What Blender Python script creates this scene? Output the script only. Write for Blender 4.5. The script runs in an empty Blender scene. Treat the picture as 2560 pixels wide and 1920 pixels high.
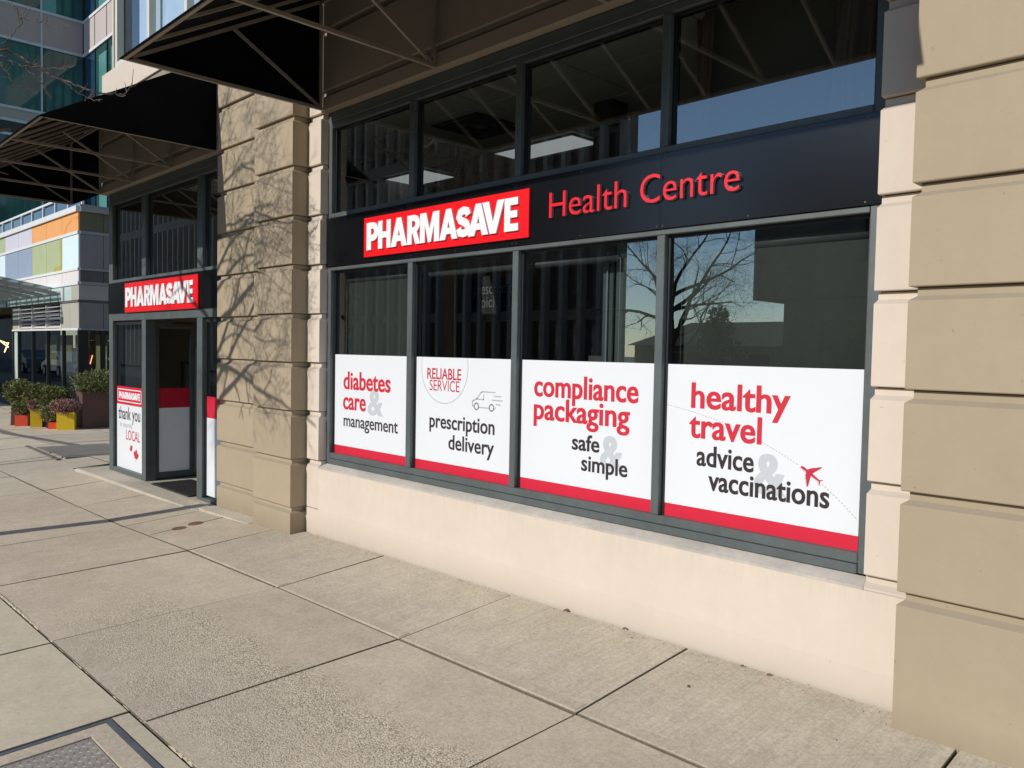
import bpy, math, random
from mathutils import Vector, Matrix
import numpy as np

# ------------------------------------------------------------------ camera, world, sun, exposure
scene = bpy.context.scene
COL = scene.collection
random.seed(7)

CAM_LOC = Vector((0.0, -3.4303, 0.9259))
yaw, pitch, roll = -0.7918, -0.0412, 0.0184
cy, sy, cp, sp = math.cos(yaw), math.sin(yaw), math.cos(pitch), math.sin(pitch)
fwd = Vector((sy * cp, cy * cp, sp)); right = Vector((cy, -sy, 0)); up = right.cross(fwd)
r_ = math.cos(roll) * right + math.sin(roll) * up
u_ = -math.sin(roll) * right + math.cos(roll) * up
cam_data = bpy.data.cameras.new('camera')
cam_data.sensor_width = 36.0
cam_data.lens = 28.03
cam_data.clip_start = 0.05
cam_data.clip_end = 1500
cam = bpy.data.objects.new('camera', cam_data)
COL.objects.link(cam)
cam.matrix_world = Matrix(((r_.x, u_.x, -fwd.x, CAM_LOC.x), (r_.y, u_.y, -fwd.y, CAM_LOC.y),
                           (r_.z, u_.z, -fwd.z, CAM_LOC.z), (0, 0, 0, 1)))
scene.camera = cam

SUN = Vector((-0.165, -1.0, 0.55)).normalized()
world = bpy.data.worlds.new('World'); scene.world = world; world.use_nodes = True
wn = world.node_tree.nodes; wl = world.node_tree.links
sky = wn.new('ShaderNodeTexSky'); sky.sky_type = 'NISHITA'; sky.sun_disc = False
sky.sun_elevation = math.asin(SUN.z)
sky.sun_rotation = math.atan2(SUN.x, SUN.y)
sky.air_density = 0.85; sky.dust_density = 0.0; sky.ozone_density = 1.6
wl.new(sky.outputs[0], wn['Background'].inputs[0])
wn['Background'].inputs[1].default_value = 0.135
ld = bpy.data.lights.new('sun', 'SUN'); ld.energy = 3.45; ld.angle = math.radians(0.53); ld.color = (1.0, 0.96, 0.895)
sun = bpy.data.objects.new('sun', ld); COL.objects.link(sun)
sun.rotation_euler = SUN.to_track_quat('Z', 'Y').to_euler(); sun.location = (-8, -40, 25)
vs = scene.view_settings
vs.view_transform = 'Standard'; vs.look = 'None'; vs.gamma = 1.0; vs.use_curve_mapping = False; vs.exposure = 0.22
scene.render.engine = 'CYCLES'
scene.cycles.max_bounces = 8; scene.cycles.transparent_max_bounces = 24; scene.cycles.use_denoising = True

# ------------------------------------------------------------------ material helpers
def new_mat(name):
    m = bpy.data.materials.new(name); m.use_nodes = True
    return m, m.node_tree.nodes, m.node_tree.links, m.node_tree.nodes['Principled BSDF']

def N(ns, t, **kw):
    n = ns.new(t)
    for k, v in kw.items(): setattr(n, k, v)
    return n

def rgb(c): return (c[0], c[1], c[2], 1.0)

def ramp(ns, ls, src, p0, c0, p1, c1):
    r = ns.new('ShaderNodeValToRGB')
    r.color_ramp.elements[0].position = p0; r.color_ramp.elements[0].color = rgb(c0)
    r.color_ramp.elements[1].position = p1; r.color_ramp.elements[1].color = rgb(c1)
    ls.new(src, r.inputs[0]); return r.outputs[0]

def noise(ns, ls, pos, scale, detail=4, rough=0.55, stretch=None):
    n = ns.new('ShaderNodeTexNoise'); n.inputs['Scale'].default_value = scale
    n.inputs['Detail'].default_value = detail; n.inputs['Roughness'].default_value = rough
    if stretch:
        mp = ns.new('ShaderNodeMapping'); mp.inputs['Scale'].default_value = stretch
        ls.new(pos, mp.inputs[0]); ls.new(mp.outputs[0], n.inputs['Vector'])
    else: ls.new(pos, n.inputs['Vector'])
    return n.outputs['Fac']

def mixc(ns, ls, fac, a, b, mode='MIX'):
    m = ns.new('ShaderNodeMix'); m.data_type = 'RGBA'; m.blend_type = mode
    for s, i in ((fac, 0), (a, 6), (b, 7)):
        if hasattr(s, 'is_linked'): ls.new(s, m.inputs[i])
        elif isinstance(s, (int, float)): m.inputs[i].default_value = s
        else: m.inputs[i].default_value = rgb(s)
    return m.outputs[2]

def math_(ns, ls, op, a, b=None, clamp=False):
    m = ns.new('ShaderNodeMath'); m.operation = op; m.use_clamp = clamp
    for s, i in ((a, 0), (b, 1)):
        if s is None: continue
        if hasattr(s, 'is_linked'): ls.new(s, m.inputs[i])
        else: m.inputs[i].default_value = s
    return m.outputs[0]

def pmat(name, col, rough=0.6, metal=0.0, spec=0.5, var=0.08, vscale=3.0, fvar=0.05, fscale=60.0, bump=0.0, bscale=120.0, stretch=None):
    """paint, plaster, metal: two scales of tone variation, optional fine relief"""
    m, ns, ls, b = new_mat(name)
    g = ns.new('ShaderNodeNewGeometry'); pos = g.outputs['Position']
    n1 = noise(ns, ls, pos, vscale, 4, stretch=stretch)
    c = ramp(ns, ls, n1, 0.3, [x * (1 - var) for x in col], 0.7, [min(1, x * (1 + var)) for x in col])
    n2 = noise(ns, ls, pos, fscale, 3)
    c2 = ramp(ns, ls, n2, 0.3, [1 - fvar] * 3, 0.7, [1 + 0.0] * 3)
    c = mixc(ns, ls, 1.0, c, c2, 'MULTIPLY')
    ls.new(c, b.inputs['Base Color'])
    b.inputs['Roughness'].default_value = rough; b.inputs['Metallic'].default_value = metal
    b.inputs['Specular IOR Level'].default_value = spec
    if bump:
        bp = ns.new('ShaderNodeBump'); bp.inputs['Strength'].default_value = bump; bp.inputs['Distance'].default_value = 0.004
        ls.new(noise(ns, ls, pos, bscale, 4), bp.inputs['Height']); ls.new(bp.outputs[0], b.inputs['Normal'])
    return m

def emat(name, col, strength):
    m, ns, ls, b = new_mat(name)
    b.inputs['Base Color'].default_value = rgb(col); b.inputs['Emission Color'].default_value = rgb(col)
    b.inputs['Emission Strength'].default_value = strength
    return m

def glass_mat(name, tint, boost=1.8, add=0.015, rough=0.0):
    m, ns, ls, b = new_mat(name); ns.remove(b)
    out = ns['Material Output']
    tr = ns.new('ShaderNodeBsdfTransparent'); tr.inputs[0].default_value = rgb(tint)
    tr2 = ns.new('ShaderNodeBsdfTransparent')
    gl = ns.new('ShaderNodeBsdfGlossy'); gl.inputs['Roughness'].default_value = rough
    gl.inputs[0].default_value = (0.93, 1.0, 1.0, 1)
    fr = ns.new('ShaderNodeFresnel'); fr.inputs[0].default_value = 1.5
    f = math_(ns, ls, 'MULTIPLY_ADD', fr.outputs[0], boost); f.node.inputs[2].default_value = add; f.node.use_clamp = True
    geo = ns.new('ShaderNodeNewGeometry')
    mx = ns.new('ShaderNodeMixShader'); ls.new(f, mx.inputs[0]); ls.new(tr.outputs[0], mx.inputs[1]); ls.new(gl.outputs[0], mx.inputs[2])
    mx2 = ns.new('ShaderNodeMixShader'); ls.new(geo.outputs['Backfacing'], mx2.inputs[0])
    ls.new(mx.outputs[0], mx2.inputs[1]); ls.new(tr2.outputs[0], mx2.inputs[2])
    ls.new(mx2.outputs[0], out.inputs[0])
    return m

# wall plasters: faint vertical weather streaks plus dirt near the pavement
def plaster(name, col, dirt=0.42, drip=0.0):
    m, ns, ls, b = new_mat(name)
    g = ns.new('ShaderNodeNewGeometry'); pos = g.outputs['Position']
    n1 = noise(ns, ls, pos, 1.3, 5)
    c = ramp(ns, ls, n1, 0.25, [x * 0.95 for x in col], 0.75, [min(1, x * 1.04) for x in col])
    st = noise(ns, ls, pos, 2.0, 4, stretch=(7, 7, 0.5))
    c = mixc(ns, ls, 1.0, c, ramp(ns, ls, st, 0.3, (0.982, 0.981, 0.98), 0.6, (1, 1, 1)), 'MULTIPLY')
    oi = ns.new('ShaderNodeObjectInfo')
    c = mixc(ns, ls, 1.0, c, ramp(ns, ls, oi.outputs['Random'], 0.0, (0.965, 0.965, 0.965), 1.0, (1.025, 1.02, 1.015)), 'MULTIPLY')
    mt = noise(ns, ls, pos, 9, 5, 0.7)
    c = mixc(ns, ls, 1.0, c, ramp(ns, ls, mt, 0.3, (0.965, 0.963, 0.96), 0.7, (1.02, 1.02, 1.02)), 'MULTIPLY')
    # scuffs: sparse dark specks
    sp_ = noise(ns, ls, pos, 38, 2, 0.5)
    c = mixc(ns, ls, ramp(ns, ls, sp_, 0.735, (0, 0, 0), 0.77, (0.45, 0.45, 0.45)), c, [x * 0.45 for x in col])
    # splash-back staining of the foot of the wall, broken by noise
    sep = ns.new('ShaderNodeSeparateXYZ'); ls.new(pos, sep.inputs[0])
    h = math_(ns, ls, 'MULTIPLY_ADD', sep.outputs[2], -4.2); h.node.inputs[2].default_value = -1.78
    hn = math_(ns, ls, 'MULTIPLY', math_(ns, ls, 'MAXIMUM', h, 0.0), math_(ns, ls, 'MULTIPLY', noise(ns, ls, pos, 9, 5, 0.7), dirt * 2.2), True)
    c = mixc(ns, ls, hn, c, [x * y for x, y in zip(col, (0.45, 0.44, 0.42))])
    d1 = math_(ns, ls, 'MULTIPLY_ADD', sep.outputs[2], 6.5, True); d1.node.inputs[2].default_value = 1.35
    dm = math_(ns, ls, 'MULTIPLY', math_(ns, ls, 'MULTIPLY', d1, math_(ns, ls, 'LESS_THAN', sep.outputs[2], -0.0615)), ramp(ns, ls, noise(ns, ls, pos, 1.0, 4, 0.7, stretch=(26, 26, 1.5)), 0.45, (0, 0, 0), 0.75, (drip,) * 3))
    c = mixc(ns, ls, dm, c, [x * 0.55 for x in col])
    ls.new(c, b.inputs['Base Color']); b.inputs['Roughness'].default_value = 0.82; b.inputs['Specular IOR Level'].default_value = 0.25
    bp = ns.new('ShaderNodeBump'); bp.inputs['Strength'].default_value = 0.22; bp.inputs['Distance'].default_value = 0.003
    ls.new(noise(ns, ls, pos, 70, 5, 0.65), bp.inputs['Height']); ls.new(bp.outputs[0], b.inputs['Normal'])
    return m

def concrete(name, col, agg=False, broom=False, var=0.1, speck=0.16):
    m, ns, ls, b = new_mat(name)
    g = ns.new('ShaderNodeNewGeometry'); pos = g.outputs['Position']
    sep = ns.new('ShaderNodeSeparateXYZ'); ls.new(pos, sep.inputs[0])
    n1 = noise(ns, ls, pos, 1.1, 6, 0.6)
    c = ramp(ns, ls, n1, 0.3, [x * (1 - var) for x in col], 0.72, [x * (1 + var) for x in col])
    n2 = noise(ns, ls, pos, 6.5, 6, 0.7)
    c = mixc(ns, ls, 1.0, c, ramp(ns, ls, n2, 0.32, (0.9, 0.895, 0.88), 0.68, (1.06, 1.055, 1.05)), 'MULTIPLY')
    n6 = noise(ns, ls, pos, 48, 4, 0.75)
    c = mixc(ns, ls, 1.0, c, ramp(ns, ls, n6, 0.36, (1 - speck * 1.1,) * 3, 0.6, (1.04, 1.04, 1.035)), 'MULTIPLY')
    n3 = noise(ns, ls, pos, 130, 3, 0.7)
    c = mixc(ns, ls, 1.0, c, ramp(ns, ls, n3, 0.35, (1 - speck,) * 3, 0.62, (1.03, 1.03, 1.02)), 'MULTIPLY')
    oi = ns.new('ShaderNodeObjectInfo')
    c = mixc(ns, ls, 1.0, c, ramp(ns, ls, oi.outputs['Random'], 0.0, (0.93, 0.93, 0.925), 1.0, (1.05, 1.045, 1.035)), 'MULTIPLY')
    n5 = noise(ns, ls, pos, 2.3, 6, 0.75)
    c = mixc(ns, ls, ramp(ns, ls, n5, 0.56, (0, 0, 0), 0.72, (0.5, 0.5, 0.5)), c, [x * y for x, y in zip(col, (0.74, 0.73, 0.72))])
    # gum spots and drips
    vo = ns.new('ShaderNodeTexVoronoi'); vo.inputs['Scale'].default_value = 3.1; ls.new(pos, vo.inputs['Vector'])
    c = mixc(ns, ls, ramp(ns, ls, vo.outputs['Distance'], 0.035, (0.35, 0.35, 0.35), 0.06, (0, 0, 0)), c, [x * 0.55 for x in col])
    hgt = n3
    bstr = 0.25
    if broom:
        bn = noise(ns, ls, pos, 1.0, 5, 0.75, stretch=(85, 1.6, 1))
        c = mixc(ns, ls, 1.0, c, ramp(ns, ls, bn, 0.33, (0.87, 0.87, 0.86), 0.6, (1.03, 1.03, 1.03)), 'MULTIPLY')
        hgt = bn; bstr = 0.5
    if agg:
        # worn band where the pebbles of the concrete lie bare
        wob = noise(ns, ls, pos, 2.6, 4, 0.6)
        yy = math_(ns, ls, 'MULTIPLY_ADD', wob, -0.55); yy.node.inputs[2].default_value = 0.275
        yv = math_(ns, ls, 'ADD', sep.outputs[1], yy)
        up1 = math_(ns, ls, 'MULTIPLY_ADD', yv, -7.0, True); up1.node.inputs[2].default_value = -9.6   # full below y=-1.5
        lo1 = math_(ns, ls, 'MULTIPLY_ADD', yv, 5.0, True); lo1.node.inputs[2].default_value = 11.0     # fades at the kerb edge
        xa = math_(ns, ls, 'MULTIPLY_ADD', sep.outputs[0], 1.2, True); xa.node.inputs[2].default_value = 6.9
        msk = math_(ns, ls, 'MULTIPLY', math_(ns, ls, 'MULTIPLY', up1, lo1), xa)
        v2 = ns.new('ShaderNodeTexVoronoi'); v2.inputs['Scale'].default_value = 135; ls.new(pos, v2.inputs['Vector'])
        peb = mixc(ns, ls, 1.0, v2.outputs['Color'], v2.outputs['Color'], 'MULTIPLY')
        bw = ns.new('ShaderNodeRGBToBW'); ls.new(v2.outputs['Color'], bw.inputs[0])
        pc = ramp(ns, ls, bw.outputs[0], 0.1, (0.20, 0.175, 0.14), 0.6, (0.82, 0.72, 0.53))
        edge = ramp(ns, ls, v2.outputs['Distance'], 0.3, (1, 1, 1), 0.66, (0.55, 0.53, 0.5))
        pc = mixc(ns, ls, 1.0, pc, edge, 'MULTIPLY')
        rim = math_(ns, ls, 'MULTIPLY_ADD', yv, 3.2, True); rim.node.inputs[2].default_value = 5.75   # strongest along the wall-side rim
        pat = math_(ns, ls, 'MULTIPLY', math_(ns, ls, 'MULTIPLY', msk, math_(ns, ls, 'MULTIPLY_ADD', rim, 0.5)), ramp(ns, ls, noise(ns, ls, pos, 24, 4, 0.7), 0.3, (0.45,) * 3, 0.6, (1.0,) * 3))
        pat.node.inputs[0].links[0].from_node.inputs[1].links[0].from_node.inputs[2].default_value = 0.42
        c = mixc(ns, ls, pat, c, pc)
        inv = math_(ns, ls, 'SUBTRACT', 1.0, v2.outputs['Distance'])
        hgt = math_(ns, ls, 'ADD', math_(ns, ls, 'MULTIPLY', inv, math_(ns, ls, 'MULTIPLY', msk, 1.3)), math_(ns, ls, 'MULTIPLY', n3, 0.6))
        bstr = 0.55
    ls.new(c, b.inputs['Base Color']); b.inputs['Roughness'].default_value = 0.88; b.inputs['Specular IOR Level'].default_value = 0.25
    bp = ns.new('ShaderNodeBump'); bp.inputs['Strength'].default_value = bstr; bp.inputs['Distance'].default_value = 0.004
    ls.new(hgt, bp.inputs['Height']); ls.new(bp.outputs[0], b.inputs['Normal'])
    return m

M = {}
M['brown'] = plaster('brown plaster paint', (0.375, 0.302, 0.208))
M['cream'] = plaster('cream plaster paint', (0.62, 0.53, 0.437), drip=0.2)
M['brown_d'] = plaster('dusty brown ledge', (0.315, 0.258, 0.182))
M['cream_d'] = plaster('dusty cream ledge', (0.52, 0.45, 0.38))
M['taupe'] = plaster('taupe plaster paint', (0.30, 0.255, 0.205))  # same brown wall paint, with the awning's shade mixed into its colour
M['taupe_d'] = plaster('dusty taupe ledge', (0.26, 0.225, 0.185))  # dusty ledge of that wall, awning shade mixed in as well
M['core'] = pmat('plaster joint', (0.20, 0.16, 0.11), 0.9)
M['sill'] = pmat('stained sill paint', (0.50, 0.45, 0.39), 0.85, var=0.18, vscale=2.5, fvar=0.15, fscale=25)
M['frame'] = pmat('grey green window paint', (0.092, 0.108, 0.106), 0.42, spec=0.5, var=0.12, vscale=5, fvar=0.1, fscale=40)
M['frame_dk'] = pmat('gasket black', (0.012, 0.013, 0.014), 0.5, var=0.1)
M['black_sign'] = pmat('black composite panel', (0.006, 0.006, 0.007), 0.19, spec=0.45, var=0.15, vscale=2)
M['white_vinyl'] = pmat('white vinyl', (0.70, 0.715, 0.735), 0.38, spec=0.35, var=0.012, vscale=1.2, fvar=0.01)
M['door_film'] = pmat('white door film', (0.88, 0.88, 0.90), 0.4, spec=0.35, var=0.01, fvar=0.01)
M['red_vinyl'] = pmat('red vinyl', (0.60, 0.018, 0.045), 0.4, spec=0.35, var=0.03, fvar=0.02)
M['red_text'] = pmat('red print', (0.56, 0.026, 0.046), 0.45, spec=0.3, var=0.02, fvar=0.01)
M['dred_text'] = pmat('dark red print', (0.50, 0.025, 0.05), 0.45, spec=0.3, var=0.02, fvar=0.01)
M['dark_text'] = pmat('charcoal print', (0.036, 0.028, 0.03), 0.45, spec=0.3, var=0.05)
M['grey_print'] = pmat('pale grey print', (0.50, 0.52, 0.54), 0.45, spec=0.3, var=0.03)
M['grey_line'] = pmat('grey line print', (0.42, 0.42, 0.45), 0.45, spec=0.3, var=0.03)
M['sign_red'] = pmat('gloss red sign', (0.80, 0.008, 0.014), 0.3, spec=0.45, var=0.02, fvar=0.01)
M['sign_white'] = pmat('white sign letters', (0.80, 0.80, 0.81), 0.35, spec=0.4, var=0.01, fvar=0.01)
M['letter_red'] = pmat('red acrylic letters', (0.78, 0.016, 0.03), 0.25, spec=0.6, var=0.02, fvar=0.01)
M['letter_side'] = pmat('frosted acrylic return', (0.42, 0.22, 0.22), 0.3, spec=0.6, var=0.05)
M['screw'] = pmat('steel screw', (0.22, 0.22, 0.22), 0.4, metal=0.6)
M['glass'] = glass_mat('storefront glass', (0.60, 0.63, 0.61), 2.0, 0.10)
M['glass_dark'] = glass_mat('dark shop glass', (0.40, 0.44, 0.43), 1.5, 0.01)
M['glass_in'] = glass_mat('interior glass', (0.72, 0.83, 0.80), 1.6, 0.03)
M['fabric'] = pmat('black awning canvas', (0.006, 0.006, 0.0065), 0.95, spec=0.08, var=0.3, vscale=3, fvar=0.2, fscale=200)
M['bar'] = pmat('painted awning steel', (0.27, 0.235, 0.195), 0.55, var=0.15, vscale=6)
M['walk_old'] = concrete('old pavement concrete', (0.58, 0.49, 0.375), agg=True)
M['walk_new'] = concrete('broomed pavement concrete', (0.545, 0.475, 0.37), broom=True)
M['walk_kerb'] = concrete('pale pavement concrete', (0.575, 0.50, 0.375), var=0.08, speck=0.08)
M['walk_plaza'] = concrete('plaza concrete', (0.56, 0.475, 0.365), var=0.08, speck=0.08)
M['walk_dark'] = concrete('dark paver band', (0.20, 0.18, 0.155), var=0.12)
M['joint'] = concrete('joint soil', (0.15, 0.125, 0.09))
M['sealant'] = pmat('crumbling joint edge', (0.56, 0.48, 0.32), 0.95, var=0.15, vscale=20, fvar=0.2, fscale=120, bump=0.5)
M['step'] = concrete('step concrete', (0.54, 0.48, 0.385), var=0.14)
M['asphalt'] = concrete('asphalt', (0.055, 0.055, 0.057), var=0.15)
M['ground'] = concrete('ground concrete', (0.20, 0.19, 0.16), var=0.2)
M['steel'] = pmat('galvanised plate', (0.36, 0.315, 0.265), 0.55, metal=0.1, var=0.15, vscale=8, fvar=0.15)
M['steel_edge'] = pmat('grey painted steel edge', (0.13, 0.14, 0.155), 0.5, metal=0.3, var=0.2, vscale=9)
M['rust'] = pmat('rusty iron', (0.16, 0.08, 0.045), 0.8, var=0.25, vscale=30)
M['mat'] = pmat('black rubber mat', (0.03, 0.028, 0.026), 0.95, var=0.4, vscale=40, bump=0.8, bscale=60)
M['bark'] = pmat('grey brown bark', (0.10, 0.072, 0.052), 0.9, var=0.25, vscale=14, bump=0.4, bscale=60)
M['twig'] = pmat('pale twig bark', (0.16, 0.11, 0.075), 0.85, var=0.3, vscale=20)
M['leaf_dry'] = pmat('dry brown leaf', (0.20, 0.085, 0.04), 0.85, var=0.3, vscale=60)
M['blind'] = pmat('charcoal roller blind', (0.115, 0.122, 0.11), 0.9, spec=0.1, var=0.1, vscale=1.5, fvar=0.2, fscale=160, stretch=(3, 3, 0.4))
M['tube'] = pmat('blind cassette', (0.10, 0.11, 0.11), 0.5)
M['chain'] = pmat('bead chain', (0.5, 0.5, 0.48), 0.5)
M['curtain'] = pmat('brown drape', (0.30, 0.22, 0.17), 0.95, spec=0.1, var=0.15)
M['tile'] = pmat('ceiling tile', (0.75, 0.75, 0.70), 0.95, var=0.05)
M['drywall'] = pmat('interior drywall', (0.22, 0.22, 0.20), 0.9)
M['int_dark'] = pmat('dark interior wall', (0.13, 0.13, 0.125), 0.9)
M['floor_in'] = pmat('shop floor', (0.58, 0.54, 0.49), 0.5)
M['panel_light'] = emat('ceiling light diffuser', (0.92, 0.97, 1.0), 0.42)
M['khaki'] = pmat('khaki blind', (0.62, 0.56, 0.30), 0.9, var=0.12)
M['wood'] = pmat('red brown wood panel', (0.12, 0.045, 0.02), 0.5, var=0.3, vscale=2, stretch=(8, 8, 1))
M['lamp'] = emat('lit tube', (1.0, 0.62, 0.30), 3.0)
M['p_orange'] = pmat('orange panel', (0.80, 0.36, 0.11), 0.5, var=0.03)
M['p_orange_dk'] = pmat('deep orange band', (0.78, 0.29, 0.04), 0.5, var=0.03)
M['p_lilac'] = pmat('lilac panel', (0.60, 0.57, 0.63), 0.5, var=0.03)
M['p_green'] = pmat('sage panel', (0.40, 0.45, 0.24), 0.5, var=0.05)
M['p_olive'] = pmat('olive strip', (0.42, 0.36, 0.09), 0.5, var=0.03)
M['p_blue'] = pmat('slate blue panel', (0.28, 0.335, 0.43), 0.5, var=0.04)
M['p_aqua'] = pmat('pale aqua panel', (0.68, 0.80, 0.80), 0.5, var=0.03)
M['p_pink'] = pmat('pale pink panel', (0.72, 0.66, 0.64), 0.5, var=0.04)
M['p_grey'] = pmat('dark grey panel', (0.24, 0.23, 0.22), 0.5, var=0.05)
M['p_beige'] = pmat('beige panel', (0.40, 0.38, 0.32), 0.6, var=0.04)
M['trim_w'] = pmat('white metal trim', (0.70, 0.70, 0.68), 0.45, var=0.03)
M['trim_g'] = pmat('grey metal trim', (0.30, 0.31, 0.31), 0.45, var=0.05)
M['can_glass'] = pmat('frosted canopy glass', (0.55, 0.66, 0.60), 0.25, spec=0.5, var=0.08)
M['teal'] = pmat('teal tower glass', (0.022, 0.075, 0.068), 0.06, spec=0.6, var=0.5, vscale=0.5, fvar=0)
M['teal_l'] = pmat('pale teal blind behind glass', (0.10, 0.27, 0.25), 0.12, spec=0.6, var=0.2, vscale=0.6, fvar=0)
M['navy'] = pmat('blue tower glass', (0.012, 0.045, 0.09), 0.06, spec=0.6, var=0.3, vscale=0.5, fvar=0)
M['span'] = pmat('mauve spandrel', (0.30, 0.265, 0.255), 0.5, var=0.03)  # tower spandrel on the side away from the sun, shade painted into the colour
M['span_lit'] = pmat('pinkish spandrel', (0.52, 0.44, 0.41), 0.5, var=0.03)  # same spandrel on the sunny front, sunlight painted into the colour
M['mull'] = pmat('pale blue mullion', (0.40, 0.46, 0.50), 0.4, var=0.05)
M['win_white'] = pmat('cream window frame', (0.62, 0.60, 0.50), 0.5, var=0.04)
M['blind_w'] = pmat('white vertical blind', (0.72, 0.78, 0.82), 0.7, var=0.05)
M['pot_brown'] = pmat('brown planter', (0.115, 0.062, 0.052), 0.5, var=0.12)
M['pot_yellow'] = pmat('yellow planter', (0.78, 0.52, 0.012), 0.45, var=0.04)
M['pot_orange'] = pmat('orange planter', (0.86, 0.095, 0.03), 0.45, var=0.04)
M['soil'] = pmat('potting soil', (0.03, 0.022, 0.016), 0.95)
M['opp_dark'] = pmat('dark brown cladding', (0.16, 0.145, 0.125), 0.7, var=0.15)
M['opp_fin'] = pmat('pale concrete fin', (0.28, 0.27, 0.245), 0.8, var=0.1)
M['opp_glass'] = pmat('dark window glass', (0.015, 0.02, 0.022), 0.08, spec=0.6, var=0.2)
M['house'] = pmat('house siding', (0.25, 0.24, 0.22), 0.8, var=0.1)
M['roof'] = pmat('shingle roof', (0.09, 0.08, 0.075), 0.9, var=0.15)
M['car_white'] = pmat('white car paint', (0.6, 0.62, 0.64), 0.25, spec=0.6, var=0.02)
M['car_dark'] = pmat('dark blue car paint', (0.03, 0.04, 0.07), 0.22, spec=0.6, var=0.02)
M['tyre'] = pmat('tyre rubber', (0.015, 0.015, 0.016), 0.8)
M['lamp_glass'] = pmat('headlamp glass', (0.6, 0.6, 0.58), 0.15, spec=0.7)

def leaf_mat(name, a, b_):
    m, ns, ls, b = new_mat(name)
    g = ns.new('ShaderNodeNewGeometry')
    n = noise(ns, ls, g.outputs['Position'], 9, 3)
    c = ramp(ns, ls, n, 0.3, a, 0.7, b_)
    ls.new(c, b.inputs['Base Color']); b.inputs['Roughness'].default_value = 0.6; b.inputs['Specular IOR Level'].default_value = 0.3
    return m
M['leaf_green'] = leaf_mat('olive green leaves', (0.07, 0.08, 0.02), (0.20, 0.21, 0.065))
M['leaf_light'] = leaf_mat('light green leaves', (0.08, 0.10, 0.03), (0.25, 0.26, 0.11))
M['leaf_heath'] = leaf_mat('dusky pink heather', (0.14, 0.06, 0.06), (0.42, 0.24, 0.20))
M['leaf_fir'] = leaf_mat('dark conifer needles', (0.02, 0.035, 0.015), (0.06, 0.085, 0.03))
M['hedge'] = leaf_mat('hedge leaves', (0.03, 0.045, 0.018), (0.08, 0.10, 0.04))

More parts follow.
